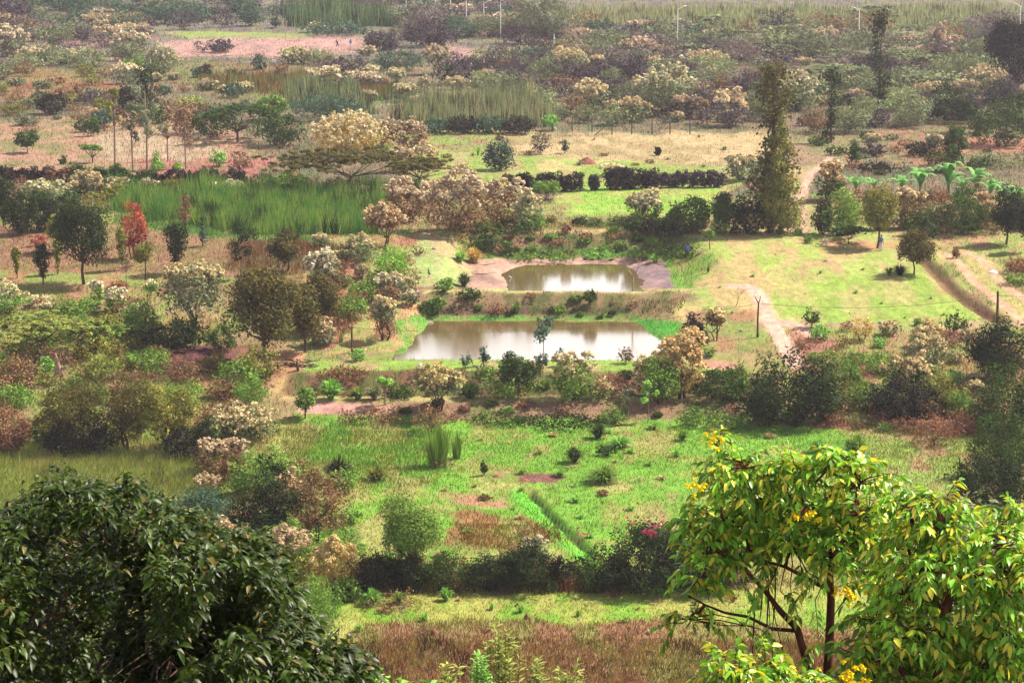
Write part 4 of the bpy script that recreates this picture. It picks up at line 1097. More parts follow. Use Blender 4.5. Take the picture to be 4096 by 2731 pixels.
bush|738|398|30|34|mg|green bush by the big dark thicket's left
sapling|648|422|16|40|lg|thin leaning sapling on the low berm
sapling|628|418|14|36|gr|thin sapling left of the leaning one
bush|542|368|14|16|bg|blue-green shrub on the dam in front of the near pond
sapling|543|362|22|48|bg|tall thin sapling rising across the near pond
airy|466|368|14|16|bg|little shrub on the dam, left of centre
airy|484|366|12|24|bg|tiny thin sapling on the dam, left of centre
airy|560|366|10|22|bg|tiny thin sapling on the dam, right of centre
darkbush|560|424|70|9|dk|low dark herbs at the berm foot, centre
bush|612|424|26|18|mg|green herbs at the berm foot, right of centre
darkbush|500|422|60|9|dg|low dark herbs at the berm foot, left of centre
bush|690|426|26|16|mg|herbs at the berm foot before the tall golden bush
bush|725|428|40|16|mg|green bush at the berm foot left of the big dark thicket
twiggy|352|424|30|16|rb|brown dry bush left below the pale track
twiggy|382|424|34|20|br|brown leaning dry bush below the papaya-like tree
darkbush|790|424|96|64|dk|big dark thicket right of the berm
bush|765|424|40|40|dg|green shoulder of the big dark thicket
bush|825|420|34|44|dg|green bush at the big dark thicket's right side
cream|912|400|54|46|dg|domed bush with cream cap on the right slope||236,205,140
darkbush|900|420|70|40|dkb|dark brown brush below the cream-capped domed bush
bush|938|412|40|40|ol|olive bush right of the cream-capped domed bush
bush|866|410|36|30|mg|green bush left of the cream-capped domed bush
twiggy|830|378|34|30|mg|herb bush on the right slope beside the pink path's end
bush|850|386|26|26|mg|mid green herb bush on the right slope
cream|932|366|38|30|gr|pale cream spray bush on the right slope||236,212,155
bush|880|372|36|20|mg|low herb bush in the middle of the right slope
darkbush|998|380|62|62|dk|large dark leafy bush at the right edge
darkbush|1010|430|76|60|dg|large green bush below the dark one at the right edge
darkbush|1004|478|70|60|dg|wide dark green bush at the right edge
darkbush|990|505|76|48|dk|lowest dark bush at the right edge
bush|958|416|30|26|mg|green bush left of the large green bush at right
tuft|855|456|34|30|mg|tall green tussock behind the yellow-flowered tree's top
tuft|818|452|24|20|lg|bright tussock left of the tall green one
twiggy|935|444|50|28|rb|reddish brown dry brush at right
tuft|598|438|26|20|dg|dark green tussock upper in the near field
tuft|574|462|28|22|dg|round dark tussock in the middle of the near field
tuft|603|482|48|22|mg|wide green tussock in the near field
tuft|560|476|22|12|lg|small fresh tussock left of the wide one
tuft|682|440|20|16|mg|small tussock at the near field's right
bush|606|455|18|10|dg|small dark herb beside the round dark tussock
tuft|620|446|40|14|lg|flat bright tuft in the near field
cattail|438|466|36|46|mg|tall cattail clump in the near field
cattail|457|458|16|30|mg|shorter cattails right of the tall clump
tuft|338|483|40|34|dkb|large dark arching tussock left of the field
tuft|376|480|34|18|ol|brownish tussock right of the large dark one
tuft|312|486|26|22|dol|dark tussock among the left bushes
airy|484|475|8|16|dg|tiny dark weed in the near field
tree|411|588|60|112|mg|slim green two-stemmed tree in the near field
airy|396|584|30|60|mg|lower left limbs tree beside the slim green tree
darkbush|374|588|54|34|dk|dark bush left of the slim green tree's foot
darkbush|412|588|40|32|dk|dark bush behind the slim green tree's foot
bush|446|588|44|38|dg|spiky-leaved green bush right of the slim tree
darkbush|492|588|52|36|dk|dark rounded bush in the near hedge, left of centre
darkbush|530|588|56|44|dk|dark green bush in the near hedge under a pale-headed shrub
cream|536|576|24|42|gg|small pale-headed shrub poking out of the near hedge||230,215,180
darkbush|560|588|20|32|dkb|dark bush with straight stems in the near hedge
darkbush|646|590|88|62|dk|wide black-green thicket with pink blossoms in the near hedge
darkbush|700|588|80|52|dk|dark thicket behind the yellow-flowered tree
bush|598|590|38|20|dg|green low bush at the gap of the near hedge
cream|657|540|36|18|gr|straw-coloured rounded bush behind the black-green thicket||225,212,150
airy|72|452|62|80|dol|wiry brown-green tree at left
airy|130|452|62|84|dol|wiry tree with dark leaning trunk at left
airy|168|452|72|74|ol|leafier brown-green tree right of the leaning trunk
darkbush|80|452|70|36|dkb|dark undergrowth below the wiry brown-green tree
darkbush|190|456|60|30|dkb|dark undergrowth below the leafier tree
darkbush|12|452|36|50|rb|dark reddish brush at the left edge
bush|16|396|40|40|br|orange-brown bush at the left edge
bush|46|372|20|16|lg|bright green herb patch by the dead stump
bush|100|360|50|24|ol|olive bush behind the dead stump
bush|240|392|50|34|mg|green herb bush on the left slope below the dark soil
bush|215|372|30|20|ol|olive shrub at the dark soil's right end
twiggy|188|388|40|26|br|brown shrub on the left slope
cream|243|440|60|34|gr|straw-cream bush on the left above the composite thicket||228,205,150
darkbush|206|452|22|32|dk|dark rounded shrub left of the straw-cream bush
tuft|215|452|24|24|lg|green sedge tuft before the straw-cream bush
cream|222|474|56|36|br|cream-brown bush left in the composite thicket||218,185,145
bush|262|492|64|44|mg|green bush in the composite thicket
airy|276|542|54|100|dk|dark blue-green tree in the left middle thicket
darkbush|255|545|50|50|dk|dark bush under the blue-green tree
darkbush|200|540|70|50|bg|grey-green dark bush right of the tall pale grass
cream|232|560|44|40|ol|brown flowering bush at the foot of the left thicket||205,165,125
airy|318|540|64|76|br|grey-brown flowering bush right of the blue-green tree||200,175,135
cream|290|580|54|50|ol|brownish flowering bush below the blue-green tree||205,170,125
cream|334|590|46|50|gold|golden flowering bush left of the near hedge||235,200,120
feather|312|640|60|70|mg|soft fresh green bush right of the dark foreground tree
bush|345|600|30|24|mg|low green bush at the near hedge's left end
tuft|372|604|26|22|lg|tall grass tuft at the left end of the lower field
tuft|400|602|22|16|mg|rough grass tuft left in the lower field
twiggy|392|606|60|14|br|dry brushy bank left in the lower field
tuft|446|600|20|18|lg|bright grass tuft at the hedge foot
bush|660|592|44|14|mg|low green herbs right on the lower field's far edge
bush|250|620|60|60|mg|green bush partly behind the dark foreground tree
mound|434|634|11|7|rb|brown molehill-like mound in the lower field
mound|527|618|8|6|rb|small brown mound in the lower field, centre
mound|518|606|8|4|rb|smallest brown mound in the lower field
mound|497|476|10|2.5|rb|dark soil heap left in the near field
mound|524|480|12|2.5|rb|dark soil heap right in the near field
bare|432|668|22|26|pk|pale dead branch rising among the brown weeds, left
bare|610|684|24|26|pk|pale dead branch lying in the brown weeds, right
'''
def parse_table(T):
    for ln in T.strip().splitlines():
        f = ln.split('|')
        k, px, py, w, h, tint, lab = f[:7]
        grp = f[7] if len(f) > 7 and f[7] else None
        bl = tuple(int(v) for v in f[8].split(',')) if len(f) > 8 and f[8] else None
        # a label written without an empty group field
        if grp and ',' in grp: bl = tuple(int(v) for v in grp.split(',')); grp = None
        yield k, float(px), float(py), float(w), float(h), tint, lab, grp, bl
for k, px, py, w, h, tint, lab, grp, bl in parse_table(TABLE):
    bark = M_DEADWOOD if k in ('bare', 'bareforked') and tint == 'pk' else (M_REDBARK if 'brown trunk' in lab else None)
    plant(k, px, py, w, h, tint, lab, grp, bl, bark=bark)

# ------------------------------------------------------------------ scrub that fills in between: like plants share a label and a group
FILL = [
 # region polygon, count, [(kind, tint, bloom, weight)], width range, height/width, label stem, group
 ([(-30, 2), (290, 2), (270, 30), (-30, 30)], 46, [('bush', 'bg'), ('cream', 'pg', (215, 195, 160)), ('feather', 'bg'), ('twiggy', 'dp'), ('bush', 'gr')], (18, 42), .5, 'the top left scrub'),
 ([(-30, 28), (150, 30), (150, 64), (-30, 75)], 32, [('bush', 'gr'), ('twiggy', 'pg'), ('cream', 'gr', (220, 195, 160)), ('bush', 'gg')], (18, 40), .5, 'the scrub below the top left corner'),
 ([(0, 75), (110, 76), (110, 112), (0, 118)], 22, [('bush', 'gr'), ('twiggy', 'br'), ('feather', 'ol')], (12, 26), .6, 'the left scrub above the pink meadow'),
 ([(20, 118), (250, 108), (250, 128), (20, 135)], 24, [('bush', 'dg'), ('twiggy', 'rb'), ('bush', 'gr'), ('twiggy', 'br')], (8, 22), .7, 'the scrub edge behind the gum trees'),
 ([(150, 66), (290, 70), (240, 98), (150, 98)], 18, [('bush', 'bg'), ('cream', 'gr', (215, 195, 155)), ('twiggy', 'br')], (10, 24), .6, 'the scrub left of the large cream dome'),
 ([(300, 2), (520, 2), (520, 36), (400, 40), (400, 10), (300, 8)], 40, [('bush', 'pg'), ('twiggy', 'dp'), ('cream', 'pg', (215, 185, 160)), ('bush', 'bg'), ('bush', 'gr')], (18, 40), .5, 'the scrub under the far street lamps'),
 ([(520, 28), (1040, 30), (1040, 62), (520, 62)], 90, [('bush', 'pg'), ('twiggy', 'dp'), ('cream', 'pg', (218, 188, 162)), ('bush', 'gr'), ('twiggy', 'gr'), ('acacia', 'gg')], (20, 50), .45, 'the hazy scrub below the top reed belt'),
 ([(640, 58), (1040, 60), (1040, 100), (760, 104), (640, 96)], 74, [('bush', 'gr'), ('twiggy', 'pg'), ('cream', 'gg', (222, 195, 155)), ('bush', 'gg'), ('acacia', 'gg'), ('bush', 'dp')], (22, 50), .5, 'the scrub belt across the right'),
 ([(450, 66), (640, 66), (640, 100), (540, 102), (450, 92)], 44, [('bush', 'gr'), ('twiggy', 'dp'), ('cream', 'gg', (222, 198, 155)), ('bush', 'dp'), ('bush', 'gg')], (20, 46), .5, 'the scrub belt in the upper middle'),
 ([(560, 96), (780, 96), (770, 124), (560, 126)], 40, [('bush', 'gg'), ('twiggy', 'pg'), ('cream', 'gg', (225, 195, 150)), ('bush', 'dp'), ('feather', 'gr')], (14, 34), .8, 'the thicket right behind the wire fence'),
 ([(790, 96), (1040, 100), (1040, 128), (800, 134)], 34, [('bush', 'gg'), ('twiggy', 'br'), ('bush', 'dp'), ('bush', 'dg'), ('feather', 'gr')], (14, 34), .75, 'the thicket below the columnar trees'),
 ([(800, 134), (1040, 140), (1040, 172), (840, 176)], 30, [('bush', 'dol'), ('twiggy', 'rb'), ('twiggy', 'gr'), ('bush', 'dg')], (8, 24), .5, 'the reddish slope above the bananas'),
 ([(820, 196), (1040, 200), (1040, 234), (830, 234)], 26, [('bush', 'mg'), ('twiggy', 'rb'), ('bush', 'dg'), ('cream', 'br', (225, 195, 150)), ('twiggy', 'br')], (14, 28), .75, 'the thicket behind the lawn'),
 ([(-20, 188), (240, 190), (110, 204), (-20, 220)], 20, [('bush', 'ol'), ('cream', 'gr', (230, 208, 160)), ('bush', 'dg'), ('twiggy', 'rb')], (12, 26), .75, 'the row behind the orchard'),
 ([(270, 186), (450, 188), (440, 204), (280, 200)], 16, [('bush', 'mg'), ('cream', 'br', (225, 198, 150)), ('bush', 'dol')], (14, 28), .7, 'the edge between olive acacia and reed bed'),
 ([(540, 222), (720, 226), (720, 234), (430, 233)], 22, [('bush', 'dg'), ('twiggy', 'br'), ('bush', 'mg'), ('bush', 'ol')], (10, 22), .6, 'the rim behind the far pond'),
 ([(-20, 306), (150, 312), (160, 368), (-20, 372)], 26, [('bush', 'ol'), ('feather', 'yg'), ('cream', 'gr', (230, 212, 160)), ('bush', 'mg'), ('twiggy', 'br')], (16, 40), .6, 'the wispy left slope'),
 ([(-20, 372), (270, 378), (240, 446), (-20, 446)], 44, [('bush', 'ol'), ('bush', 'mg'), ('twiggy', 'br'), ('feather', 'yg'), ('twiggy', 'rb'), ('bush', 'dol')], (18, 44), .65, 'the tangled thicket at left'),
 ([(320, 246), (420, 250), (400, 340), (310, 350)], 26, [('bush', 'mg'), ('cream', 'gr', (230, 205, 155)), ('twiggy', 'rb'), ('twiggy', 'br')], (12, 26), .7, 'the slope left of the ponds'),
 ([(430, 298), (640, 298), (640, 315), (430, 316)], 11, [('bush', 'dg'), ('twiggy', 'br'), ('bush', 'mg'), ('twiggy', 'dkb')], (6, 13), .5, 'the bank between the ponds'),
 ([(480, 238), (660, 238), (660, 256), (480, 256)], 20, [('bush', 'dg'), ('twiggy', 'br'), ('bush', 'mg')], (8, 16), .5, 'the bank above the far pond'),
 ([(330, 374), (740, 374), (740, 397), (330, 397)], 24, [('bush', 'dg'), ('twiggy', 'rb'), ('bush', 'mg'), ('darkbush', 'dk'), ('twiggy', 'br')], (10, 24), .6, 'the trench before the dam'),
 ([(400, 404), (740, 404), (740, 424), (400, 424)], 16, [('bush', 'mg'), ('twiggy', 'rb'), ('bush', 'dg')], (7, 15), .5, 'the low berm'),
 ([(790, 330), (1000, 330), (980, 410), (850, 410)], 34, [('bush', 'mg'), ('twiggy', 'rb'), ('bush', 'ol'), ('cream', 'gr', (232, 205, 150)), ('bush', 'lg')], (12, 26), .6, 'the patchy right slope'),
 ([(830, 408), (990, 408), (985, 436), (830, 430)], 22, [('twiggy', 'rb'), ('bush', 'mg'), ('twiggy', 'br')], (14, 30), .7, 'the reddish weeds at right'),
 ([(200, 470), (345, 480), (360, 590), (230, 600)], 30, [('bush', 'mg'), ('cream', 'br', (215, 185, 140)), ('bush', 'dg'), ('twiggy', 'br')], (20, 42), .8, 'the composite thicket at left'),
 ([(350, 570), (600, 572), (740, 576), (740, 592), (350, 592)], 30, [('twiggy', 'rb'), ('bush', 'dg'), ('twiggy', 'br'), ('bush', 'dk')], (14, 34), .8, 'the foot of the near hedge'),
 ([(440, 424), (700, 424), (830, 440), (830, 540), (600, 560), (330, 560), (440, 500)], 60, [('tuft', 'lg'), ('tuft', 'lg'), ('tuft', 'mg'), ('tuft', 'tan'), ('twiggy', 'br')], (8, 22), .4, 'the near green field'),
 ([(345, 596), (1000, 594), (1000, 640), (360, 640)], 30, [('tuft', 'lg'), ('tuft', 'mg'), ('twiggy', 'rb'), ('tuft', 'tan')], (7, 16), .6, 'the lower green field'),
 ([(700, 238), (930, 240), (960, 318), (720, 322)], 18, [('tuft', 'lg'), ('tuft', 'tan'), ('tuft', 'gg')], (4, 9), .45, 'the right lawn'),
 ([(400, 134), (780, 136), (760, 186), (420, 186)], 26, [('tuft', 'gg'), ('tuft', 'tan'), ('twiggy', 'br')], (6, 13), .45, 'the centre meadow'),
]
rf = np.random.RandomState(99)
LAND = [(px, py, lab) for k, px, py, w, h, tint, lab, grp, bl in parse_table(TABLE) if len(lab.split()) <= 9]
USED = {}
def told_apart(x, y, what, where):
    cand = sorted(LAND, key=lambda q: math.hypot(q[0] - x, (q[1] - y) * 2.5))[:9]
    for q in cand:
        dx, dy = x - q[0], (y - q[1]) * 2.5
        far = math.hypot(dx, dy)
        rel = ('right of' if dx > 0 else 'left of') if abs(dx) > abs(dy) else ('in front of' if dy > 0 else 'behind')
        for adv in (('just ' if far < 16 else ''), 'a little way ' if far < 45 else 'some way '):
            t = '%s %s%s the %s' % (what, adv, rel, q[2])
            if len(t.split()) <= 16 and t not in USED: USED[t] = 1; return t, None
    return '%s in %s' % (what, where), '%ss of %s' % (what, where)
KW = {'bush': 'bush', 'darkbush': 'dark bush', 'cream': 'cream-topped shrub', 'feather': 'feathery bush', 'twiggy': 'twiggy shrub', 'acacia': 'flat acacia', 'tuft': 'grass tuft'}
TWD = {'pg': 'purplish grey', 'bg': 'blue-green', 'dp': 'dusky purple', 'gr': 'grey-green', 'gg': 'pale grey-green', 'br': 'brown', 'ol': 'olive', 'dg': 'dark green', 'rb': 'reddish brown', 'dol': 'dark olive', 'mg': 'green',
       'yg': 'yellow-green', 'dkb': 'blackish', 'dk': 'black-green', 'lg': 'light green', 'tan': 'straw-coloured'}
def in_poly(x, y, P):
    ins = False
    for i in range(len(P)):
        (ax, ay), (bx, by) = P[i], P[(i + 1) % len(P)]
        if (ay > y) != (by > y) and x < (bx - ax) * (y - ay) / (by - ay) + ax: ins = not ins
    return ins
for poly, cnt, types, (w0, w1), asp, where in FILL:
    P = np.array(poly); done = 0; pts = []
    while done < cnt:
        best = None
        for _ in range(6):
            x = rf.uniform(P[:, 0].min(), P[:, 0].max()); y = rf.uniform(P[:, 1].min(), P[:, 1].max())
            if not in_poly(x, y, poly): continue
            dmin = min([math.hypot(x - a, (y - b) * 2.5) for a, b in pts] + [999])
            if best is None or dmin > best[0]: best = (dmin, x, y)
        if best is None: continue
        _, x, y = best; pts.append((x, y))
        t = types[rf.randint(len(types))]; k, tint = t[0], t[1]; bl = t[2] if len(t) > 2 else None
        if k == 'cream' and rf.rand() < .35: k, tint, bl = 'twiggy', 'br', None
        elif k == 'bush' and rf.rand() < .2: k = 'feather'
        w = rf.uniform(w0, w1) * (.8 if k == 'cream' else 1); h = w * asp * rf.uniform(.7, 1.3)
        size = 'small' if w < (w0 + w1) / 2 else 'broad'
        tl, gr_ = told_apart(x, y, '%s %s %s' % (size, TWD[tint], KW[k]), where); plant(k, x, y, w, h, tint, tl, gr_ or KW[k] + ' growth of ' + where, bl)
        done += 1
# ------------------------------------------------------------------ built things
def pt(px, py, D):
    """the point at forward distance D on the ray of a photo pixel"""
    v = (py - 341) / FPX
    return np.array([(px - 512) / FPX * D, D * (CT - v * ST), CAM_H - D * (ST + v * CT)])

def part(name, vf, mat, parent, col=None, smooth=False):
    V, F = vf[0], vf[1]
    o = mesh_obj(name, V, F, mat, vf[2] if len(vf) > 2 else None, smooth)
    o.parent = parent
    if col is not None: o.color = (*col, 1)
    return o

def box(x0, x1, y0, y1, z0, z1):
    V = np.array([(x, y, z) for z in (z0, z1) for y in (y0, y1) for x in (x0, x1)], float)
    return V, np.array([(0, 2, 3, 1), (4, 5, 7, 6), (0, 1, 5, 4), (2, 6, 7, 3), (0, 4, 6, 2), (1, 3, 7, 5)])

def join(*vfs):
    V, F, b = [], [], 0
    for v, f in vfs: V.append(v); F.append(np.asarray(f) + b); b += len(v)
    return np.concatenate(V), np.concatenate(F)

# ---- street lamps
LAMPS = [(406.2, 6.5, -30, 1, 'first far street lamp, leftmost at the top edge'), (421, 8, -28, 1, 'second far street lamp from the left'), (435.5, 9.5, -26, 1, 'third far street lamp from the left'),
         (450.6, 16.5, -24, 1, 'fourth far street lamp from the left'), (466.3, 21, -17, 1, 'fifth far street lamp from the left'), (483.8, 23.5, 1, 1, 'street lamp with its head just inside the top edge'),
         (500.6, 38, -1, 1, 'tall street lamp left of the hazy tree, head cut by the top edge'), (532.2, 43, 4, 1, 'white street lamp in front of the big hazy grey-green tree'),
         (677.4, 48, 7, 1, 'white street lamp standing alone before the pale reed belt'), (858.6, 46, 8, -1, 'white street lamp at upper right left of the tufted tree'),
         (1019.5, 40, 4, -1, 'white street lamp behind the big dark tree at the right edge')]
for px, pb, ptop, sd_, lab in LAMPS:
    x, y, z, t = at(px, pb); D = y * CT + (CAM_H - z) * ST; h = (pb - ptop) / FPX * D / CT
    e = empty('street_lamp', (x, y, z)); tag(e, lab, 'street lamp', 'street lamps along the far road')
    part('pole', tube([[((0, 0, -.1), .11), ((0, 0, h * .5), .09), ((0, 0, h - .6), .07)]], 8), M_PAINT, e, smooth=True)
    part('lamp_arm', tube([[((0, 0, h - .65), .06), ((sd_ * .25, 0, h - .5), .05), ((sd_ * 1.0, 0, h - .2), .045)]], 6), M_PAINT, e, smooth=True)
    hd = box(sd_ * .75 if sd_ > 0 else -1.75, 1.75 if sd_ > 0 else -.75, -.17, .17, -.05, .07)
    V = hd[0].copy(); V[:, 2] += h - .22 + np.abs(V[:, 0]) * .22 - .1
    part('lamp_head', (V, hd[1]), M_PAINT, e)
    part('bracket', box(*((.05, .75) if sd_ > 0 else (-.75, -.05)), -.05, .05, h * .69, h * .69 + .12), M_PAINT, e)
x, y, z, t = at(554, 44.5); e = empty('marker_post', (x, y, z)); tag(e, 'short white post right of the lamp before the hazy tree', 'post')
part('shaft', tube([[((0, 0, -.1), .18), ((.03, 0, 1.1), .16), ((.0, 0, 2.1), .11), ((-.02, 0, 2.5), .05)]], 8), M_PAINT, e, smooth=True)
part('collar', tube([[((.05, 0, 1.0), .24), ((.1, 0, 1.35), .24)]], 8), M_PAINT, e)

# ---- wire fence on the edge of the centre meadow
fp = [(552.2, 131), (572.2, 131.5), (592, 132), (612, 134.5), (631.7, 134), (652, 134.5), (670, 134), (690, 134)]
pos = [at(a, b)[:3] for a, b in fp]
e = empty('wire_fence', pos[0]); tag(e, 'dark wire fence with thin posts behind the tan centre meadow', 'fence')
o3 = np.array(pos[0])
for q in pos:
    q = np.array(q) - o3
    part('post', tube([[(q + (0, 0, -.1), .09), (q + (0, 0, 2.2), .08)]], 6), M_FENCE, e)
part('brace', tube([[(np.array(pos[3]) - o3 + (-2.4, 0, 0), .07), (np.array(pos[3]) - o3 + (-.1, 0, 2.0), .06)]], 6), M_FENCE, e)
for hz_ in (.7, 1.4, 2.05):
    part('wire', tube([[(np.array(q) - o3 + (0, 0, hz_), .012) for q in pos]], 3), M_FENCE, e)

# ---- poles with the sagging cable
def base_of(px, py): return np.array(at(px, py)[:3])
pA, pB, pC = base_of(757.6, 337), base_of(997, 322), base_of(352, 352)
e = empty('forked_pole', pA); tag(e, 'rough wooden pole with a forked top beside the pink path', 'pole', 'rough poles that carry the cable')
part('shaft', tube([[((0, 0, -.1), .10), ((-.02, 0, 1.8), .085), ((.03, 0, 3.25), .075)]], 7), M_BARK, e, smooth=True)
part('fork_arm', tube([[((.03, 0, 3.2), .06), ((-.18, 0, 3.55), .05), ((-.3, 0, 3.85), .03), ((-.5, 0, 3.95), .02)]], 5), M_BARK, e)
part('fork_arm', tube([[((.03, 0, 3.2), .06), ((.14, 0, 3.5), .05), ((.2, 0, 3.9), .03)]], 5), M_BARK, e)
e = empty('wooden_post', pB); tag(e, 'straight dark wooden post by the double track at right', 'pole', 'rough poles that carry the cable')
part('shaft', tube([[((0, 0, -.1), .13), ((.0, 0, 1.6), .12), ((-.02, 0, 3.0), .11)]], 7), M_BARK, e, smooth=True)
part('cable_stub', tube([[((.1, 0, 2.62), .03), ((.18, .05, 2.62), .03)]], 5), M_CABLE, e)
e = empty('wooden_post', pC); tag(e, 'cable post half hidden on the slope left of the near pond', 'pole', 'rough poles that carry the cable')
part('shaft', tube([[((0, 0, -.1), .10), ((0, 0, 2.4), .08)]], 7), M_BARK, e, smooth=True)
part('cross_peg', tube([[((-.15, 0, 2.25), .03), ((.15, 0, 2.25), .03)]], 5), M_BARK, e)
def sag(a, b, s, n=22): return [(a + (b - a) * k / n - np.array([0, 0, 4 * s * (k / n) * (1 - k / n)]), .017) for k in range(n + 1)]
tA, tB, tC = pA + (0, 0, 3.2), pB + (0, 0, 2.62), pC + (0, 0, 2.3)
o = mesh_obj('cable', *tube([sag(tC, tA, 1.3), sag(tA, tB, .75), sag(tB, tB + np.array([14, -1.5, .2]), .25)], 4), M_CABLE)
tag(o, 'thin dark cable sagging across the near pond between the poles', 'cable')

# ---- small litter, stumps, stones
def rock(name, px, py, wpx, hpx, mat, lab, cat, grp=None, seed=1):
    x, y, z, t = at(px, py); D = y * CT + (CAM_H - z) * ST; w = wpx / FPX * D; h = hpx / FPX * D
    r = np.random.RandomState(seed); u_, v_ = np.meshgrid(np.linspace(0, math.pi / 2, 6), np.arange(12) / 12 * 6.283, indexing='ij')
    q = 1 + .35 * (vnoise(u_ * 2.2 + seed, v_ * 1.3, seed) - .5)
    V = np.stack([np.sin(u_) * np.cos(v_) * w / 2 * q, np.sin(u_) * np.sin(v_) * w * .4 * q, np.cos(u_) * h * q - .02], -1).reshape(-1, 3)
    F = [[i_ * 12 + j_, (i_ + 1) * 12 + j_, (i_ + 1) * 12 + (j_ + 1) % 12, i_ * 12 + (j_ + 1) % 12] for i_ in range(5) for j_ in range(12)]
    o = mesh_obj(name, V, F, mat); o.location = (x, y, z); o.rotation_euler = (0, 0, r.uniform(-.3, .3))
    return tag(o, lab, cat, grp)
rock('plastic_sheet', 993, 272.5, 9, 3, M_PLASTIC, 'crumpled white plastic lying on the double track at right', 'litter', seed=3)
rock('plastic_bag', 421, 372, 9, 2, M_PLASTIC, 'long scrap of white plastic on the dam left of the near pond', 'litter', seed=4)
rock('plastic_bag', 420, 365.5, 5, 3, M_PLASTIC, 'small white bag at the near pond left corner', 'litter', seed=5)
rock('white_stone', 881, 322.5, 6, 2.2, M_STONE, 'white stone at the lower edge of the right lawn', 'stone', seed=6)
rock('white_stone', 478, 368, 4, 2.5, M_STONE, 'small white stone on the dam left of centre', 'stone', seed=7)
rock('white_stone', 711, 385, 4, 2.5, M_STONE, 'small white stone on the dam behind the big dark thicket', 'stone', seed=8)
rock('white_stone', 708, 379, 3.2, 2.2, M_STONE, 'white pebble beside another stone right of the tall golden bush', 'stone', seed=9)
rock('pale_rock', 434, 249, 5, 2.5, M_STONE, 'pale rock on top of the green berm left of the far pond', 'stone', seed=10)
rock('pale_rock', 703, 357, 8, 3, M_STONE, 'pale pinkish rock at the near pond right corner', 'stone', seed=11)
rock('pale_rock', 741, 331, 4, 2.5, M_STONE, 'pale rock beside the forked pole', 'stone', seed=12)
rock('white_stone', 554, 130, 6, 3.6, M_STONE, 'white pinkish rock at the foot of the wire fence', 'stone', seed=13)
rock('pale_rock', 961, 377, 6, 6, M_PLASTIC, 'white sack standing on the right slope by the dark bushes', 'sack', seed=14)
rock('pale_rock', 430, 323, 8, 2.5, M_STONE, 'flat pinkish rock at the near pond far left corner', 'stone', seed=15)
for k, (a, b, w_, h_, lab) in enumerate([(470, 259.8, 5, 1.6, 'leftmost dark clod on the far pond mud shore'), (556, 259.4, 3, 1.6, 'dark clod on the far shore mud, second from the left'), (585, 259.4, 4, 2, 'dark clod on the far shore mud, third from the left'),
                                       (592, 259.6, 5, 2.2, 'largest dark clod on the far shore mud'), (611, 260, 5, 1.8, 'rightmost dark clod on the far shore mud')]):
    rock('soil_clod', a, b, w_, h_, M_DARKSOIL, lab, 'clod', 'clods on the far pond shore', seed=20 + k)
rock('soil_clod', 376, 411, 3.5, 4, M_DARKSOIL, 'dark upright stump-like clod on the pink track', 'clod', seed=31)
rock('soil_clod', 394, 413, 2.5, 3, M_DARKSOIL, 'smaller dark clod right on the pink track', 'clod', seed=32)
rock('fallen_log_mound', 560, 286, .1, .1, M_DARKSOIL, 'x', 'clod') if False else None
# log pile left of the near pond
x, y, z, t = at(296, 366); D = y * CT + (CAM_H - z) * ST; e = empty('log_pile', (x, y, z)); tag(e, 'heap of dark cut branches beside the large olive-brown tree', 'log pile')
rl = np.random.RandomState(3)
for k in range(34):
    c = np.array([rl.normal() * .75, rl.uniform(-.5, .5), .08 + .5 * rl.rand() ** 2]); a_ = rl.uniform(-.9, .9); d = np.array([math.cos(a_), math.sin(a_), rl.uniform(-.25, .25)]) * rl.uniform(.2, .7)
    part('log', tube([[(c - d, .035), (c + (0, 0, .04), .05), (c + d, .03)]], 5), M_BARK if k % 3 else M_FENCE, e)
for px, py, h, lab in [(278.5, 368.5, .6, 'short dark stump left of the log heap'), (298, 370, .8, 'thin leaning stump below the log heap')]:
    x, y, z, t = at(px, py); e = tag(mesh_obj('tree_stump', *tube([[((0, 0, -.05), .13), ((-.05, 0, h * .5), .11), ((-.12, 0, h), .10)]], 7), M_BARK), lab, 'stump'); e.location = (x, y, z)
# dead pale stump with roots at left
x, y, z, t = at(59, 376); e = empty('dead_stump', (x, y, z)); tag(e, 'pale pinkish dead stump with splayed limbs at left', 'stump')
part('trunk', tube([[((0, 0, -.1), .35), ((0, 0, .6), .3), ((-.1, 0, 1.3), .16), ((-.25, 0, 2.1), .06)]], 8), M_DEADWOOD, e)
for pts in ([((.05, 0, .9), .12), ((.4, 0, .75), .1), ((.7, 0, 1.0), .07), ((.6, 0, 1.25), .04)], [((-.1, 0, .5), .12), ((-.4, -.1, .25), .09), ((-.5, -.1, -.1), .07)], [((.1, 0, .5), .12), ((.35, -.1, .2), .1), ((.4, -.1, -.1), .08)], [((-.05, 0, 1.2), .09), ((.15, 0, 1.6), .05), ((.2, 0, 2.0), .02)]):
    part('limb', tube([pts], 6), M_DEADWOOD, e)
# pale driftwood by the far pond
for px, py, dx, dz, lab in [(486, 265, .9, .1, 'broken pale branch lying on the left mud shore'), (483, 274, 1.1, .05, 'dead stick on the mud at the left shore'), (641, 316, -.4, .9, 'leaning pale stick at the near pond back shore'), (690, 303, 0, 0, '')]:
    if not lab: continue
    x, y, z, t = at(px, py); o = mesh_obj('dead_branch', *tube([[((-dx, 0, 0), .07), ((0, 0, .08), .06), ((dx * .6, 0, .05 + dz), .04), ((dx * 1.2, .1, .1 + dz * 1.4), .02)]], 5), M_DEADWOOD); o.location = (x, y, z); tag(o, lab, 'branch')
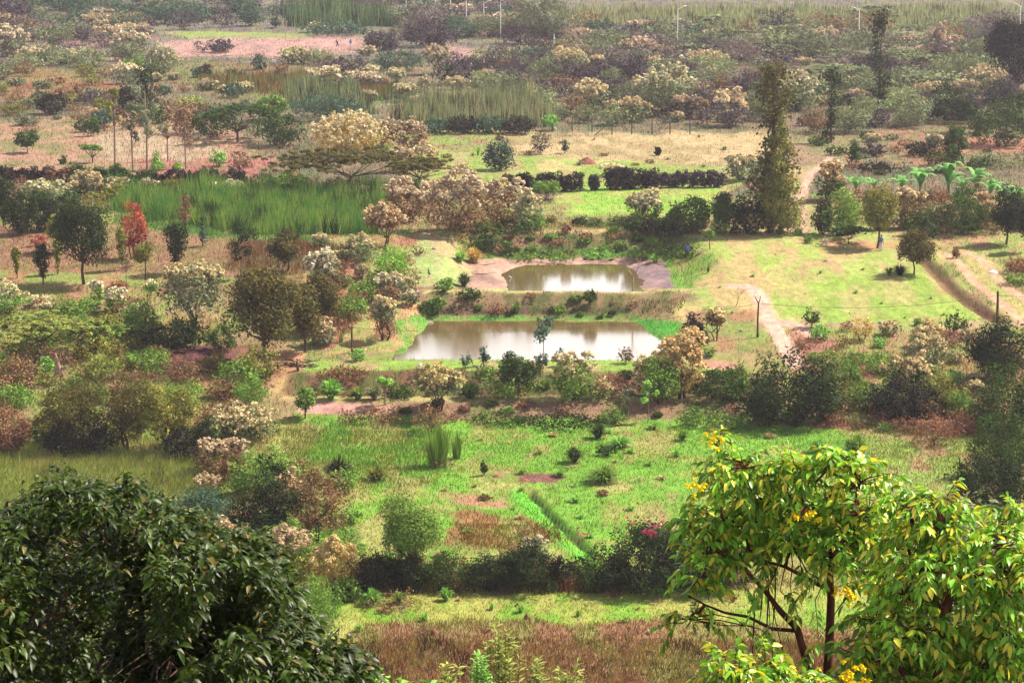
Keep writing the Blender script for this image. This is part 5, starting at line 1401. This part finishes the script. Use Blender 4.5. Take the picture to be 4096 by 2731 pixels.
# dead bare sticks in the near pond's left corner
x, y, z, t = at(441, 323); o = mesh_obj('reed_stalks', *tube([[((0, 0, -.3), .03), ((-.15, 0, 1.2), .02)], [((.1, 0, -.3), .03), ((.12, 0, .9), .02)], [((-.05, 0, -.3), .03), ((.2, 0, .6), .02)]], 4), M_DEADWOOD); o.location = (x, y, z); tag(o, 'few dry stalks standing in the near pond far left corner', 'reeds')

# ---- people
def skin_body(name, verts, edges, radii, mat, parent=None, sub=1):
    me = bpy.data.meshes.new(name); me.from_pydata([tuple(v) for v in verts], edges, []); me.materials.append(mat)
    o = bpy.data.objects.new(name, me); S.collection.objects.link(o)
    mo = o.modifiers.new('Skin', 'SKIN'); mo.use_smooth_shade = True
    for k, r_ in enumerate(radii):
        sv = me.skin_vertices[0].data[k]; sv.radius = (r_, r_) if not isinstance(r_, tuple) else r_; sv.use_root = (k == 0)
    su = o.modifiers.new('Sub', 'SUBSURF'); su.levels = sub; su.render_levels = sub
    if parent: o.parent = parent
    return o
M_SKIN = noise_mat('dark_skin', lin((120, 78, 60)), lin((95, 60, 48)), 5, rough=.5)
M_HAIR = noise_mat('black_hair', (.012, .01, .01), (.02, .018, .016), 20)
def cloth(name, c): return noise_mat(name, lin(c, .6), lin(np.array(c) * .85, .6), 6, rough=.85)
def person(px, py, label, h=1.7, rz=0, top=(90, 80, 190), low=(60, 50, 60), bend=0.0, stride=.12, head_cloth=None, dress=False):
    x, y, z, t = at(px, py); e = empty('person', (x, y, z), rz); tag(e, label, 'person')
    s_ = h / 1.7; bx = bend
    def B(zz): return bx * max(0, zz - .9)                       # forward lean grows above the hips
    P, E, R = [], [], []
    def add(p, r_, par=None):
        P.append(np.array(p) * s_); R.append((r_[0] * s_, r_[1] * s_) if isinstance(r_, tuple) else r_ * s_)
        if par is not None: E.append((par, len(P) - 1))
        return len(P) - 1
    dz = lambda zz: zz - bend * .35 * max(0, zz - .9)
    pel = add((0, 0, .92), .13); wa = add((0, -B(1.1), dz(1.1)), .12, pel); ch = add((0, -B(1.33), dz(1.33)), (.16, .115), wa); nk = add((0, -B(1.47), dz(1.47)), .05, ch)
    hd0 = add((0, -B(1.55), dz(1.55)), .075, nk); hd1 = add((0, -B(1.63) - .01, dz(1.63)), .088, hd0)
    nose = add((0, -B(1.60) - .115, dz(1.59)), .014, hd1)
    for sg in (-1, 1):
        sh = add((sg * .17, -B(1.4), dz(1.40)), .055, ch); el = add((sg * .24, -B(1.15) - bend * .1, dz(1.4) - .28), .04, sh); wr = add((sg * .23, -B(1.1) - .09 - bend * .2, dz(1.4) - .53), .026, el)
        pa = add((sg * .23, -B(1.1) - .11 - bend * .22, dz(1.4) - .61), .03, wr)
        for f_ in range(4): add((sg * (.205 + .018 * f_), -B(1.1) - .12 - bend * .24, dz(1.4) - .69 + .008 * abs(f_ - 1.5)), .008, pa)
        add((sg * .19, -B(1.1) - .14 - bend * .22, dz(1.4) - .64), .009, pa)
        hp = add((sg * .09, 0, .86), .095, pel); kn = add((sg * .1, sg * stride * .5 - .02, .48), .06, hp); an = add((sg * .1, sg * stride, .08), .038, kn)
        add((sg * .1, sg * stride - .14, .035), .033, an)
    skin_body('body', P, E, R, M_SKIN, e)
    # shirt and lower clothing as lofted shells just outside the body
    def loft(name, rings, mat):
        V, F = [], []
        for k, (c, rx, ry) in enumerate(rings):
            for a_ in range(12):
                an_ = a_ / 12 * 6.283; V.append(np.array([c[0] + rx * math.cos(an_), c[1] + ry * math.sin(an_), c[2]]) * s_)
            if k:
                for a_ in range(12): F.append([(k - 1) * 12 + a_, (k - 1) * 12 + (a_ + 1) % 12, k * 12 + (a_ + 1) % 12, k * 12 + a_])
        return part(name, (np.array(V), np.array(F)), mat, e, smooth=True)
    mt, ml = cloth('shirt_cloth', top), cloth('lower_cloth', low)
    loft('shirt', [((0, 0, .86), .17, .15), ((0, -B(1.1), dz(1.1)), .165, .145), ((0, -B(1.33), dz(1.33)), .205, .15), ((0, -B(1.42), dz(1.43)), .16, .11), ((0, -B(1.48), dz(1.48)), .065, .065)], mt)
    for sg in (-1, 1):
        loft('sleeve', [((sg * .26, -B(1.15) - bend * .1, dz(1.4) - .30), .06, .06), ((sg * .22, -B(1.2), dz(1.4) - .14), .07, .07), ((sg * .15, -B(1.4), dz(1.44)), .05, .07)], mt)
    if dress: loft('skirt', [((0, 0, .22), .23, .2), ((0, 0, .55), .21, .18), ((0, 0, .95), .16, .14)], ml)
    else:
        for sg in (-1, 1): loft('trouser_leg', [((sg * .1, sg * stride, .08), .07, .075), ((sg * .1, sg * stride * .5 - .02, .48), .085, .09), ((sg * .08, 0, .93), .12, .13)], ml)
    cz = dz(1.64) * 1.0; hc = np.array([0, -B(1.63) + .012, cz])
    u_, v_ = np.meshgrid(np.linspace(0, math.pi * .55, 6), np.arange(10) / 10 * 6.283, indexing='ij')
    V = (np.stack([np.sin(u_) * np.cos(v_) * .103, np.sin(u_) * np.sin(v_) * .112, np.cos(u_) * .108], -1).reshape(-1, 3) + hc) * s_
    F = np.array([[i_ * 10 + j_, (i_ + 1) * 10 + j_, (i_ + 1) * 10 + (j_ + 1) % 10, i_ * 10 + (j_ + 1) % 10] for i_ in range(5) for j_ in range(10)])
    part('headscarf' if head_cloth else 'hair', (V, F), cloth('scarf_cloth', head_cloth) if head_cloth else M_HAIR, e, smooth=True)
    return e
person(686.5, 258.5, 'person in a violet shirt bending in the grass by the far pond', 1.7, math.radians(150), (118, 95, 225), (60, 45, 45), .55)
person(880.5, 250.5, 'person in white trousers standing beside the olive tree trunk', 1.72, math.radians(30), (130, 130, 185), (250, 235, 232), .12, .06)
person(350.6, 47.5, 'person in blue and white walking on the far pink field', 1.75, math.radians(40), (70, 130, 215), (245, 240, 245), 0, .2)
person(337.6, 46.5, 'small dark figure on the far pink field left of the blue one', 1.5, math.radians(-60), (60, 45, 130), (60, 60, 80), .5, .2)
person(826.5, 246.5, 'person in white crouched on the lawn by the flat dark acacia', 1.15, math.radians(-70), (252, 240, 238), (250, 235, 235), .5, .1, (235, 190, 180), dress=True)
# grey wading bird on the berm
def bird_body(name, rings, mat, parent, cols=None):
    V, F, Cc = [], [], []
    n_ = 10
    for k, (c, rx, rz_, col) in enumerate(rings):
        for a_ in range(n_):
            an_ = a_ / n_ * 6.283; V.append([c[0] + 0, c[1] + rx * math.cos(an_), c[2] + rz_ * math.sin(an_)]); Cc.append(col(an_) if callable(col) else col)
        if k:
            for a_ in range(n_): F.append([(k - 1) * n_ + a_, (k - 1) * n_ + (a_ + 1) % n_, k * n_ + (a_ + 1) % n_, k * n_ + a_])
    return part(name, (np.array(V), np.array(F), np.array(Cc)), mat, parent, smooth=True)
x, y, z, t = at(428.8, 276.8); e = empty('heron', (x, y, z)); tag(e, 'grey heron standing upright on the green berm', 'bird')
gy_ = (.16, .14, .17)
o = skin_body('body', [(0, 0, .5), (.1, 0, .34), (.2, 0, .3), (-.03, 0, .62), (.0, 0, .78), (-.06, 0, .92), (-.02, 0, .98), (0, .05, .28), (0, .05, .0), (0, -.05, .28), (0, -.05, 0), (-.08, .05, .0), (-.08, -.05, .0)],
              [(0, 1), (1, 2), (0, 3), (3, 4), (4, 5), (5, 6), (0, 7), (7, 8), (0, 9), (9, 10), (8, 11), (10, 12)], [.11, .08, .03, .07, .035, .035, .04, .02, .014, .02, .014, .01, .01], noise_mat('grey_plumage', lin((130, 110, 150), .5), lin((85, 75, 105), .5), 5), e)
part('beak', tube([[((-.08, 0, .94), .02), ((-.26, 0, .9), .004)]], 5), M_DEADWOOD, e)
# little egrets on the far pond
for px, py, lab in [(511, 278, 'tiny white bird resting on the far pond water')]:
    c = np.array(flat_at(px, py, WATER2) + (WATER2,)); o = skin_body('water_bird', [(0, 0, .08), (.12, 0, .1), (-.1, 0, .12), (-.13, 0, .26), (-.17, 0, .29), (-.26, 0, .28)], [(0, 1), (0, 2), (2, 3), (3, 4), (4, 5)], [.08, .03, .05, .025, .03, .006], M_PAINT); o.location = c; tag(o, lab, 'bird')

# ------------------------------------------------------------------ foreground trees
def leaf_batch(Bp, D, L, Wd, droop, r, fold=.25, nseg=4, roll=None):
    """curved folded leaves: base points, unit directions, lengths, widths"""
    n_ = len(Bp); T = np.linspace(0, 1, nseg); prof = np.interp(T, [0, .15, .45, .8, 1], [.06, .7, 1, .6, .03])
    side = unit(np.cross(D, np.array([0, 0, 1.0])) + r.normal(size=(n_, 3)) * (.35 if roll is None else roll))
    upn = unit(np.cross(side, D)); V = []
    for t, w_ in zip(T, prof):
        c = Bp + D * (L * t)[:, None] - np.array([0, 0, 1.0]) * (L * droop * t * t)[:, None]
        h = (Wd * w_ * .5)[:, None]
        V += [c - side * h + upn * h * fold, c, c + side * h + upn * h * fold]
    V = np.stack(V, 1).reshape(-1, 3); b = np.arange(n_)[:, None] * (nseg * 3); F = []
    for i_ in range(nseg - 1):
        for g in (0, 1): F.append(b + np.array([[i_ * 3 + g, i_ * 3 + g + 1, i_ * 3 + g + 4, i_ * 3 + g + 3]]))
    return V, np.concatenate(F)

def branch_path(p0, p1, r0, r1, r, wob=.05, n_=6, bow=0.0):
    d = p1 - p0; L = np.linalg.norm(d); out = []
    for k in range(n_):
        t = k / (n_ - 1); out.append((p0 + d * t + r.normal(size=3) * wob * L * math.sin(math.pi * t) * .5 + np.array([0, 0, bow * L * math.sin(math.pi * t)]), r0 + (r1 - r0) * t))
    return out

# -- dark glossy-leaved tree, lower left
r = np.random.RandomState(21)
DL = 26.0
OUT = [(-70, 530), (-20, 515), (8, 512), (22, 500), (40, 494), (52, 480), (66, 474), (84, 480), (110, 484), (142, 482), (152, 496), (172, 512), (208, 516), (222, 536), (246, 532), (268, 540), (284, 566), (290, 592), (306, 612), (314, 640), (336, 640), (352, 650), (368, 668), (366, 700), (380, 760), (-70, 760)]
xs, ysx, ds = [], [], []
while len(xs) < 4200:
    a_, b_ = r.uniform(-70, 380), r.uniform(470, 760)
    if not in_poly(a_ + r.normal() * 2, b_ + r.normal() * 2, OUT): continue
    ins = sum(in_poly(a_ + 40 * math.cos(q), b_ + 40 * math.sin(q), OUT) for q in np.arange(0, 6.28, .785)) / 8.0
    front = -(.2 + 2.6 * ins) * (.6 + .4 * r.rand()) if r.rand() < .6 else r.uniform(-1.4, 2.0) * ins
    if ins > .9 and vnoise(np.array([a_ / 34.0]), np.array([b_ / 26.0]), 5)[0] > .56: front = front * .1 + 1.4      # hollows between the boughs
    front += 2.0 * math.exp(-((a_ - 68 - (b_ - 540) * .12) / 40.0) ** 2) * min(1, max(0, (b_ - 505) / 40.0))   # the deep hollow between its two boughs
    xs.append(a_); ysx.append(b_); ds.append(DL + front)
SP = np.array([pt(a_, b_, d_) for a_, b_, d_ in zip(xs, ysx, ds)])
cen = pt(120, 680, DL + .8)
outd = unit(SP - cen)
k = 10; Bp = np.repeat(SP, k, 0); az = r.uniform(0, 6.283, len(Bp)); el = r.uniform(-.5, .75, len(Bp))
D_ = unit(np.stack([np.cos(az) * np.cos(el), np.sin(az) * np.cos(el), np.sin(el)], 1) + np.repeat(outd, k, 0) * .55)
Bp = Bp + D_ * .02 + r.normal(size=Bp.shape) * .04
LL = r.uniform(.08, .16, len(Bp)); V, F = leaf_batch(Bp, D_, LL, LL * .46, .58, r, .3)
cc = lin((112, 146, 28), .2)[None] * (r.uniform(.6, 1.4, len(SP)).repeat(k) * r.uniform(.7, 1.3, len(Bp)))[:, None]
cc[r.rand(len(cc)) < .05] = lin((170, 150, 60), .35)
tb = pt(100, 690, DL + 2.2); tz = float(H(tb[0], tb[1])); root_ = np.array([tb[0], tb[1], tz])
e = empty('broadleaf_tree', root_); tag(e, 'large dark glossy-leaved tree filling the lower left corner', 'tree')
part('crown', (V - root_, F, np.repeat(cc, 12, 0)), M_DARKLEAF, e, (1, 1, 1))
segs = []
fork = np.array([tb[0], tb[1] + 1.6, tz + (tb[2] - tz) * .7]); segs.append(branch_path(root_, fork, .22, .15, r, .03))
hubs = [pt(a_, b_ + 30, DL + 2.6) for a_, b_ in [(40, 560), (110, 540), (190, 590), (260, 640), (20, 640), (130, 620), (300, 690), (70, 700)]]
for hb in hubs: segs.append(branch_path(fork, hb, .10, .035, r, .08))
for q in range(0, 4200, 9):
    hb = hubs[int(np.argmin([np.linalg.norm(SP[q] - h_) for h_ in hubs]))]; segs.append(branch_path(hb + (SP[q] - hb) * .5, SP[q], .011, .004, r, .08, 4))
V, F = tube(segs, 5); part('trunk', (V - root_, F), M_BARK, e)

# -- yellow-flowered trees, lower right
def compound(C0, Dn, r, size=.29, lf=.118, npair=5):
    """arching pinnate leaves: start points, directions"""
    n_ = len(C0); segs_b, segs_d, segs_l = [], [], []; rach = []
    side = unit(np.cross(Dn, np.array([0, 0, 1.0]))); Ln = size * r.uniform(.75, 1.25, n_); dr = r.uniform(.25, .8, n_)
    def P(t): return C0 + Dn * (Ln * t)[:, None] - np.array([0, 0, 1.0]) * (Ln * dr * t * t)[:, None]
    for j_ in range(npair):
        t = .28 + .66 * j_ / (npair - 1); p = P(t)
        tang = unit(Dn - np.array([0, 0, 1.0]) * (2 * dr * t)[:, None])
        for sg in (-1, 1):
            segs_b.append(p); segs_d.append(unit(side * sg * .8 + tang * .5 + np.array([0, 0, -.22]) + r.normal(size=(n_, 3)) * .2)); segs_l.append(lf * r.uniform(.6, 1.15, n_) * (1.0 - .25 * abs(t - .6)))
    segs_b.append(P(1.0)); segs_d.append(unit(Dn - np.array([0, 0, 1.0]) * (1.6 * dr)[:, None])); segs_l.append(lf * r.uniform(.8, 1.2, n_))
    for i_ in range(n_): rach.append([(C0[i_], .006), (P(.5)[i_], .005), (P(1.0)[i_], .003)])
    return np.concatenate(segs_b), np.concatenate(segs_d), np.concatenate(segs_l), rach, n_

def pinnate_tree(label, blobs_, D0, trunkpts, stems, seed, flowers=(), pods=(), hangers=()):
    r = np.random.RandomState(seed); blobs = [(a_, b_ + 10, c_, d_) for a_, b_, c_, d_ in blobs_]
    tb = pt(*trunkpts[0], D0); tz = float(H(tb[0], tb[1])); root_ = np.array([tb[0], tb[1], tz])
    e = empty('yellow_flowered_tree', root_); tag(e, label, 'tree')
    C0, Dn, tips, bc = [], [], [], []
    for bi, (bx_, by_, rx, ry) in enumerate(blobs):
        n_ = int(max(4, math.pi * rx * ry / 40)); dd_ = r.uniform(-.5, .5)
        c = pt(bx_, by_, D0 + dd_); tips.append(c); rm, rn = rx / FPX * D0, ry / FPX * D0
        for _ in range(n_):
            u_ = unit(r.normal(size=3)); q = r.uniform(.15, .8)
            C0.append(c + u_ * np.array([rm, (rm + rn) / 2, rn]) * q - np.array([0, 0, rn * .0])); Dn.append(unit(u_ * np.array([1, 1, .6]) + np.array([0, 0, .7]) + r.normal(size=3) * .4)); bc.append(bi)
    for hx, hy in hangers:
        C0.append(pt(hx, hy, D0 - .2)); Dn.append(unit(np.array([r.uniform(-.6, .6), r.uniform(-.3, .3), -.2]))); bc.append(0)
    C0, Dn = np.array(C0), np.array(Dn)
    Bp, Dv, Lf, rach, n_ = compound(C0, Dn, r)
    V, F = leaf_batch(Bp, Dv, Lf, Lf * .52, .35, r, .25, roll=.6)
    base = r.uniform(.75, 1.25, n_); c_leaf = np.tile(base, len(Bp) // n_)
    hz = np.tile(C0[:, 2], len(Bp) // n_)
    g = lin((122, 176, 36), .88)[None] * (c_leaf * r.uniform(.4, 1.6, len(Bp)))[:, None]
    yel = r.rand(len(g)) < .28 ; g[yel] = lin((215, 205, 50), .85) * r.uniform(.8, 1.2, (yel.sum(), 1))
    part('crown', (V - root_, F, np.repeat(g, 12, 0)), M_GLOSS, e, (1, 1, 1))
    V, F = tube(rach, 3); part('leaf_stalks', (V - root_, F), M_BARK, e)
    segs = []
    P_ = [root_] + [pt(a_, b_, D0) for a_, b_ in trunkpts]
    rad = np.linspace(.066, .022, len(P_)); segs.append([(p, q) for p, q in zip(P_, rad)])
    for st in stems: 
        Q = [pt(a_, b_, D0 + .05) for a_, b_ in st[0]]; segs.append([(p, q) for p, q in zip(Q, np.linspace(st[1] * .8, st[1] * .3, len(Q)))])
    allp = np.array(P_[2:] + [pt(a_, b_, D0) for st in stems for a_, b_ in st[0]])
    for c in tips:
        j_ = int(np.argmin(np.linalg.norm(allp - c, axis=1))); segs.append(branch_path(allp[j_], c, .022, .009, r, .12, 6, -.05))
    tp = np.array(tips)
    for c in C0:
        j_ = int(np.argmin(np.linalg.norm(tp - c, axis=1))); segs.append(branch_path(tp[j_], c, .009, .005, r, .1, 3))
    V, F = tube(segs, 6); part('trunk', (V - root_, F), M_REDBARK, e, smooth=True)
    for fx, fy, k_ in flowers:
        c0 = pt(fx, fy, D0 - .75); m_ = 9 * k_; cc_ = c0 + r.normal(size=(m_, 3)) * np.array([.05, .05, .035]) * (1 + .3 * k_)
        az = r.uniform(0, 6.283, (m_, 5)); bb, dv = [], []
        for j_ in range(5):
            bb.append(cc_); dv.append(unit(np.stack([np.cos(az[:, 0] + j_ * 1.257), -.5 + 0 * az[:, 0], np.sin(az[:, 0] + j_ * 1.257) + .2], 1)))
        bb, dv = np.concatenate(bb), np.concatenate(dv); V, F = leaf_batch(bb, dv, np.full(len(bb), .036), np.full(len(bb), .036), .2, r, .1, roll=.1)
        part('flower_cluster', (V - root_, F, np.repeat(np.array([[.85, .62, .015]]) * r.uniform(.8, 1.1, (len(bb), 1)), 12, 0)), M_BLOOM, e, (1, 1, 1))
    for qx, qy, L_ in pods:
        a_ = pt(qx, qy, D0 - .1); part('seed_pod', (lambda vf: (vf[0] - root_, vf[1]))(tube([[(a_, .008), (a_ + (.01, 0, -.3 * L_), .009), (a_ + (.0, .0, -.65 * L_), .009), (a_ + (-.02, 0, -L_), .003)]], 5)), M_REDBARK, e)
    return e
DR = 28.0
pinnate_tree('yellow-flowered tree with reddish forked trunk, left one at lower right',
    [(742, 458, 30, 16), (722, 478, 22, 18), (790, 466, 34, 20), (832, 456, 26, 16), (858, 472, 24, 20), (770, 492, 34, 20), (815, 500, 38, 24), (862, 505, 28, 22), (745, 515, 28, 22), (712, 512, 20, 22),
     (790, 530, 34, 20), (838, 538, 32, 20), (708, 545, 20, 20), (760, 545, 24, 16), (878, 535, 20, 20), (700, 566, 14, 16), (868, 562, 22, 16), (688, 608, 14, 10), (715, 438, 12, 10), (690, 520, 14, 14)],
    DR, [(826, 700), (829, 650), (831, 600), (829, 560), (834, 545), (846, 520)],
    [([(812, 690), (808, 665), (797, 628), (780, 610), (765, 590), (748, 572)], .07), ([(797, 630), (772, 628), (748, 616), (725, 612), (705, 604), (690, 596)], .03), ([(830, 590), (808, 578), (785, 566), (765, 560), (748, 548)], .035),
     ([(834, 545), (818, 525), (805, 505), (798, 480)], .03), ([(829, 560), (812, 520), (790, 496), (760, 480), (740, 462)], .03), ([(846, 520), (856, 500), (858, 480)], .03), ([(748, 572), (735, 545), (722, 515), (718, 480)], .025)], 31,
    [(716, 437, 1), (700, 486, 1), (806, 516, 2), (846, 592, 2), (870, 590, 1)],
    [(768, 565, 1.1), (775, 566, .8), (762, 572, .6), (754, 590, .9)],
    [(752, 625), (760, 628), (770, 622), (735, 618), (722, 622), (780, 640), (700, 600), (812, 585), (820, 575), (808, 572), (772, 580), (780, 590), (775, 572), (735, 580), (790, 585), (818, 640), (800, 560), (765, 560), (815, 600)])
pinnate_tree('leafy yellow-green tree in the lower right corner with upright stems',
    [(914, 498, 20, 16), (938, 490, 16, 12), (940, 515, 24, 18), (915, 530, 28, 20), (960, 545, 26, 18), (925, 560, 30, 18), (1008, 505, 18, 16), (1000, 535, 24, 20), (985, 565, 28, 18), (1022, 560, 22, 26), (905, 585, 24, 16), (945, 590, 24, 14),
     (1005, 600, 26, 20), (880, 612, 26, 16), (915, 622, 30, 18), (958, 628, 34, 18), (1005, 632, 30, 20), (868, 645, 28, 18), (905, 655, 34, 20), (950, 662, 36, 20), (1000, 668, 34, 20), (1030, 640, 22, 30), (860, 680, 34, 18), (915, 690, 40, 18), (985, 700, 44, 18)],
    DR - 2, [(936, 720), (940, 650), (946, 612), (951, 590), (948, 560), (945, 530), (938, 510)],
    [([(946, 612), (930, 590), (913, 575), (909, 550), (912, 520)], .035), ([(1000, 650), (985, 618), (1008, 590), (1004, 560), (1003, 525)], .05), ([(936, 720), (985, 665), (1000, 650)], .06), ([(975, 640), (1008, 592), (1024, 575)], .035), ([(936, 720), (900, 668), (885, 640), (880, 620)], .04), ([(936, 720), (880, 690), (866, 660)], .04)], 37,
    [(850, 676, 3), (862, 684, 2)], [], [(930, 600), (938, 640), (985, 640), (960, 605)])
pinnate_tree('low yellow-green branch tops at the bottom edge left of the red trunk',
    [(735, 662, 26, 14), (768, 655, 20, 12), (790, 672, 26, 14), (745, 682, 32, 14), (715, 690, 22, 12), (815, 690, 24, 14), (722, 650, 8, 8)],
    DR - 3, [(760, 740), (758, 712), (757, 690)], [([(757, 690), (735, 665)], .02), ([(757, 690), (790, 675)], .02), ([(757, 690), (770, 660)], .02)], 41)
# sunbird on the flower cluster
cb = pt(804.5, 511, DR - .95); e = empty('sunbird', cb); tag(e, 'black sunbird with scarlet breast perched on yellow flowers', 'bird')
bk, sc_ = (.006, .006, .008), (.75, .02, .008)
def rb_(f): return lambda a_: sc_ if math.cos(a_) > f else bk
V, F, Cc = [], [], []; n_ = 12
for k, (cx_, cz_, rx, fr) in enumerate([(-.035, -.055, .004, 9), (-.028, -.038, .016, 9), (-.016, -.015, .024, 9), (-.004, .01, .026, .25), (.004, .03, .021, .1), (.008, .043, .015, 9), (.012, .053, .0155, 9), (.016, .064, .012, 9), (.017, .071, .003, 9)]):
    for a_ in range(n_):
        an_ = a_ / n_ * 6.283; V.append([cx_ + rx * math.cos(an_), rx * math.sin(an_), cz_ + rx * math.cos(an_) * -.25]); Cc.append(sc_ if math.cos(an_) > fr else bk)
    if k:
        for a_ in range(n_): F.append([(k - 1) * n_ + a_, (k - 1) * n_ + (a_ + 1) % n_, k * n_ + (a_ + 1) % n_, k * n_ + a_])
part('body', (np.array(V), np.array(F), np.array(Cc)), M_GLOSS, e, (1, 1, 1), smooth=True)
part('beak', tube([[((.018, 0, .062), .004), ((.03, 0, .076), .0025), ((.036, 0, .094), .001)]], 5), M_CABLE, e)
part('tail', (lambda b: (b[0] @ np.array([[1, 0, 0], [0, 1, 0], [.35, 0, 1]]), b[1]))(box(-.022, -.012, -.012, .012, -.11, -.045)), M_CABLE, e)
for sg in (-1, 1): part('wing', tube([[((0, sg * .022, .022), .006), ((-.02, sg * .023, -.015), .011), ((-.038, sg * .012, -.062), .002)]], 6), M_CABLE, e)

# ---- shrubs on the near slope, cut by the bottom edge
def slope_plant(kind, px, ptop, w, D, tint, label, bloom=None):
    c = pt(px, ptop, D); z = float(H(c[0], c[1])); hpx = (c[2] - z) / D * FPX
    return plant(kind, 0, 0, w, hpx, tint, label, None, bloom, loc=(c[0], c[1]))
def spray_shrub(px, ptop, w, D, tint, label, seed, ll=.12, asp=.3, dens=1.0, drop=.2):
    """upright leafy shoots with pointed leaves"""
    r = np.random.RandomState(seed); c = pt(px, ptop, D); z = float(H(c[0], c[1])); hm = c[2] - z; wm = w / FPX * D
    e = empty('leafy_shrub', (c[0], c[1], z)); tag(e, label, 'shrub'); segs, Bp, Dv = [], [], []
    for s_ in range(int(26 * dens)):
        a_ = r.uniform(0, 6.283); q = math.sqrt(r.rand()); tip = np.array([math.cos(a_) * q * wm * .5, math.sin(a_) * q * wm * .5, hm * (1 - .16 * q * q * r.uniform(.3, 1.6)) - r.uniform(0, .5) * wm])
        b_ = tip * np.array([.15, .15, .25]); m_ = tip * np.array([.7, .7, .7]); segs.append([((0, 0, 0) if s_ % 4 else (.05, 0, 0), .03), (b_, .025), (m_, .014), (tip, .004)])
        for t in np.linspace(0, 1, 30):
            p = m_ + (tip - m_) * t
            for _ in range(2): Bp.append(p); az = r.uniform(0, 6.283); Dv.append([math.cos(az), math.sin(az), r.uniform(.2, 1.0)])
    Bp = np.array(Bp); Dv = unit(np.array(Dv)); LL = ll * r.uniform(.6, 1.3, len(Bp)); V, F = leaf_batch(Bp, Dv, LL, LL * asp, drop, r, .15)
    cc = lin(TINT[tint], .95)[None] * r.uniform(.65, 1.35, (len(Bp), 1)); part('crown', (V, F, np.repeat(cc, 12, 0)), M_LEAF, e, (1, 1, 1)); part('stem', tube(segs, 4), M_BARK, e)
spray_shrub(363, 652, 34, 62, 'lime', 'bright lime leafy shrub top at the bottom left of centre', 1, .2, .5)
spray_shrub(392, 668, 40, 60, 'lime', 'fresh green shrub top right of the bright lime one at the bottom', 2, .2, .5)
spray_shrub(422, 674, 34, 60, 'lg', 'low fresh green shrub top at the bottom edge', 3, .2, .5)
spray_shrub(447, 660, 36, 62, 'yg', 'olive-yellow shrub top with dead twigs at the bottom edge', 4, .2, .4)
spray_shrub(500, 620, 46, 66, 'yg', 'tallest willowy yellow-green shrub at the bottom centre', 5, .24, .22, 1.4)
spray_shrub(478, 650, 30, 64, 'lg', 'willowy green shrub left of the tallest bottom one', 6, .22, .25)
spray_shrub(537, 654, 28, 64, 'yg', 'narrow willowy shrub right of the tallest bottom one', 7, .24, .22)
spray_shrub(571, 660, 36, 62, 'yg', 'rightmost willowy yellow-green shrub at the bottom centre', 8, .24, .22, 1.2)
slope_plant('bush', 975, 496, 80, 95, 'gr', 'grey-green rounded bush behind the lower right tree')
slope_plant('darkbush', 940, 536, 60, 92, 'dk', 'black-green bush behind the upright stems at lower right')
# pink blossoms scattered over the dark hedge
def blossoms(px, py, n_, lab, sp=5, c=(225, 40, 130), seed=1):
    x, y, z, t = at(628, 590); D = y * CT + (CAM_H - z) * ST - 1.5; r = np.random.RandomState(seed); p0 = pt(px, py, D)
    C_ = p0 + r.normal(size=(n_, 3)) * np.array([sp * .11, .1, sp * .05])
    V, F, c_ = clump_leaves(C_, np.full(n_, .12), n_ * 14, .1, r, asp=.8); o = mesh_obj('bougainvillea_spray', V, F, M_BLOOM, c_ * lin(c, .8)); tag(o, lab, 'flowers', 'pink sprays on the near hedge')
    o['label'] = lab
    # a short stalk reaches down into the hedge
blossoms(581, 531, 4, 'single small pink spray left over the hedge gap', 2, seed=2)
blossoms(634, 522, 12, 'large pink spray on the straw-coloured bush', 9, seed=3)
blossoms(648, 532, 5, 'middle pink spray above the black-green thicket', 3, seed=4)
blossoms(657, 531, 6, 'rightmost pink spray above the black-green thicket', 3, seed=5)
blossoms(703, 578, 9, 'magenta hanging spray low before the dark thicket', 3, seed=6)
# ------------------------------------------------------------------ the air: pale haze over the far plain
HAZE = 0.00011
V, F = box(-3400, 3400, -60, 4300, -3.0, 62.0)
m = bpy.data.materials.new('pale_air'); m.use_nodes = True; n, l = m.node_tree.nodes, m.node_tree.links
n.clear(); out = n.new('ShaderNodeOutputMaterial'); pv = n.new('ShaderNodeVolumePrincipled')
pv.inputs['Color'].default_value = (.95, .85, 1.0, 1); pv.inputs['Density'].default_value = HAZE; pv.inputs['Anisotropy'].default_value = .2
l.new(pv.outputs[0], out.inputs['Volume'])
hz = mesh_obj('haze', V, F, m); tag(hz, 'thin pale haze over the valley', 'haze', kind='stuff')
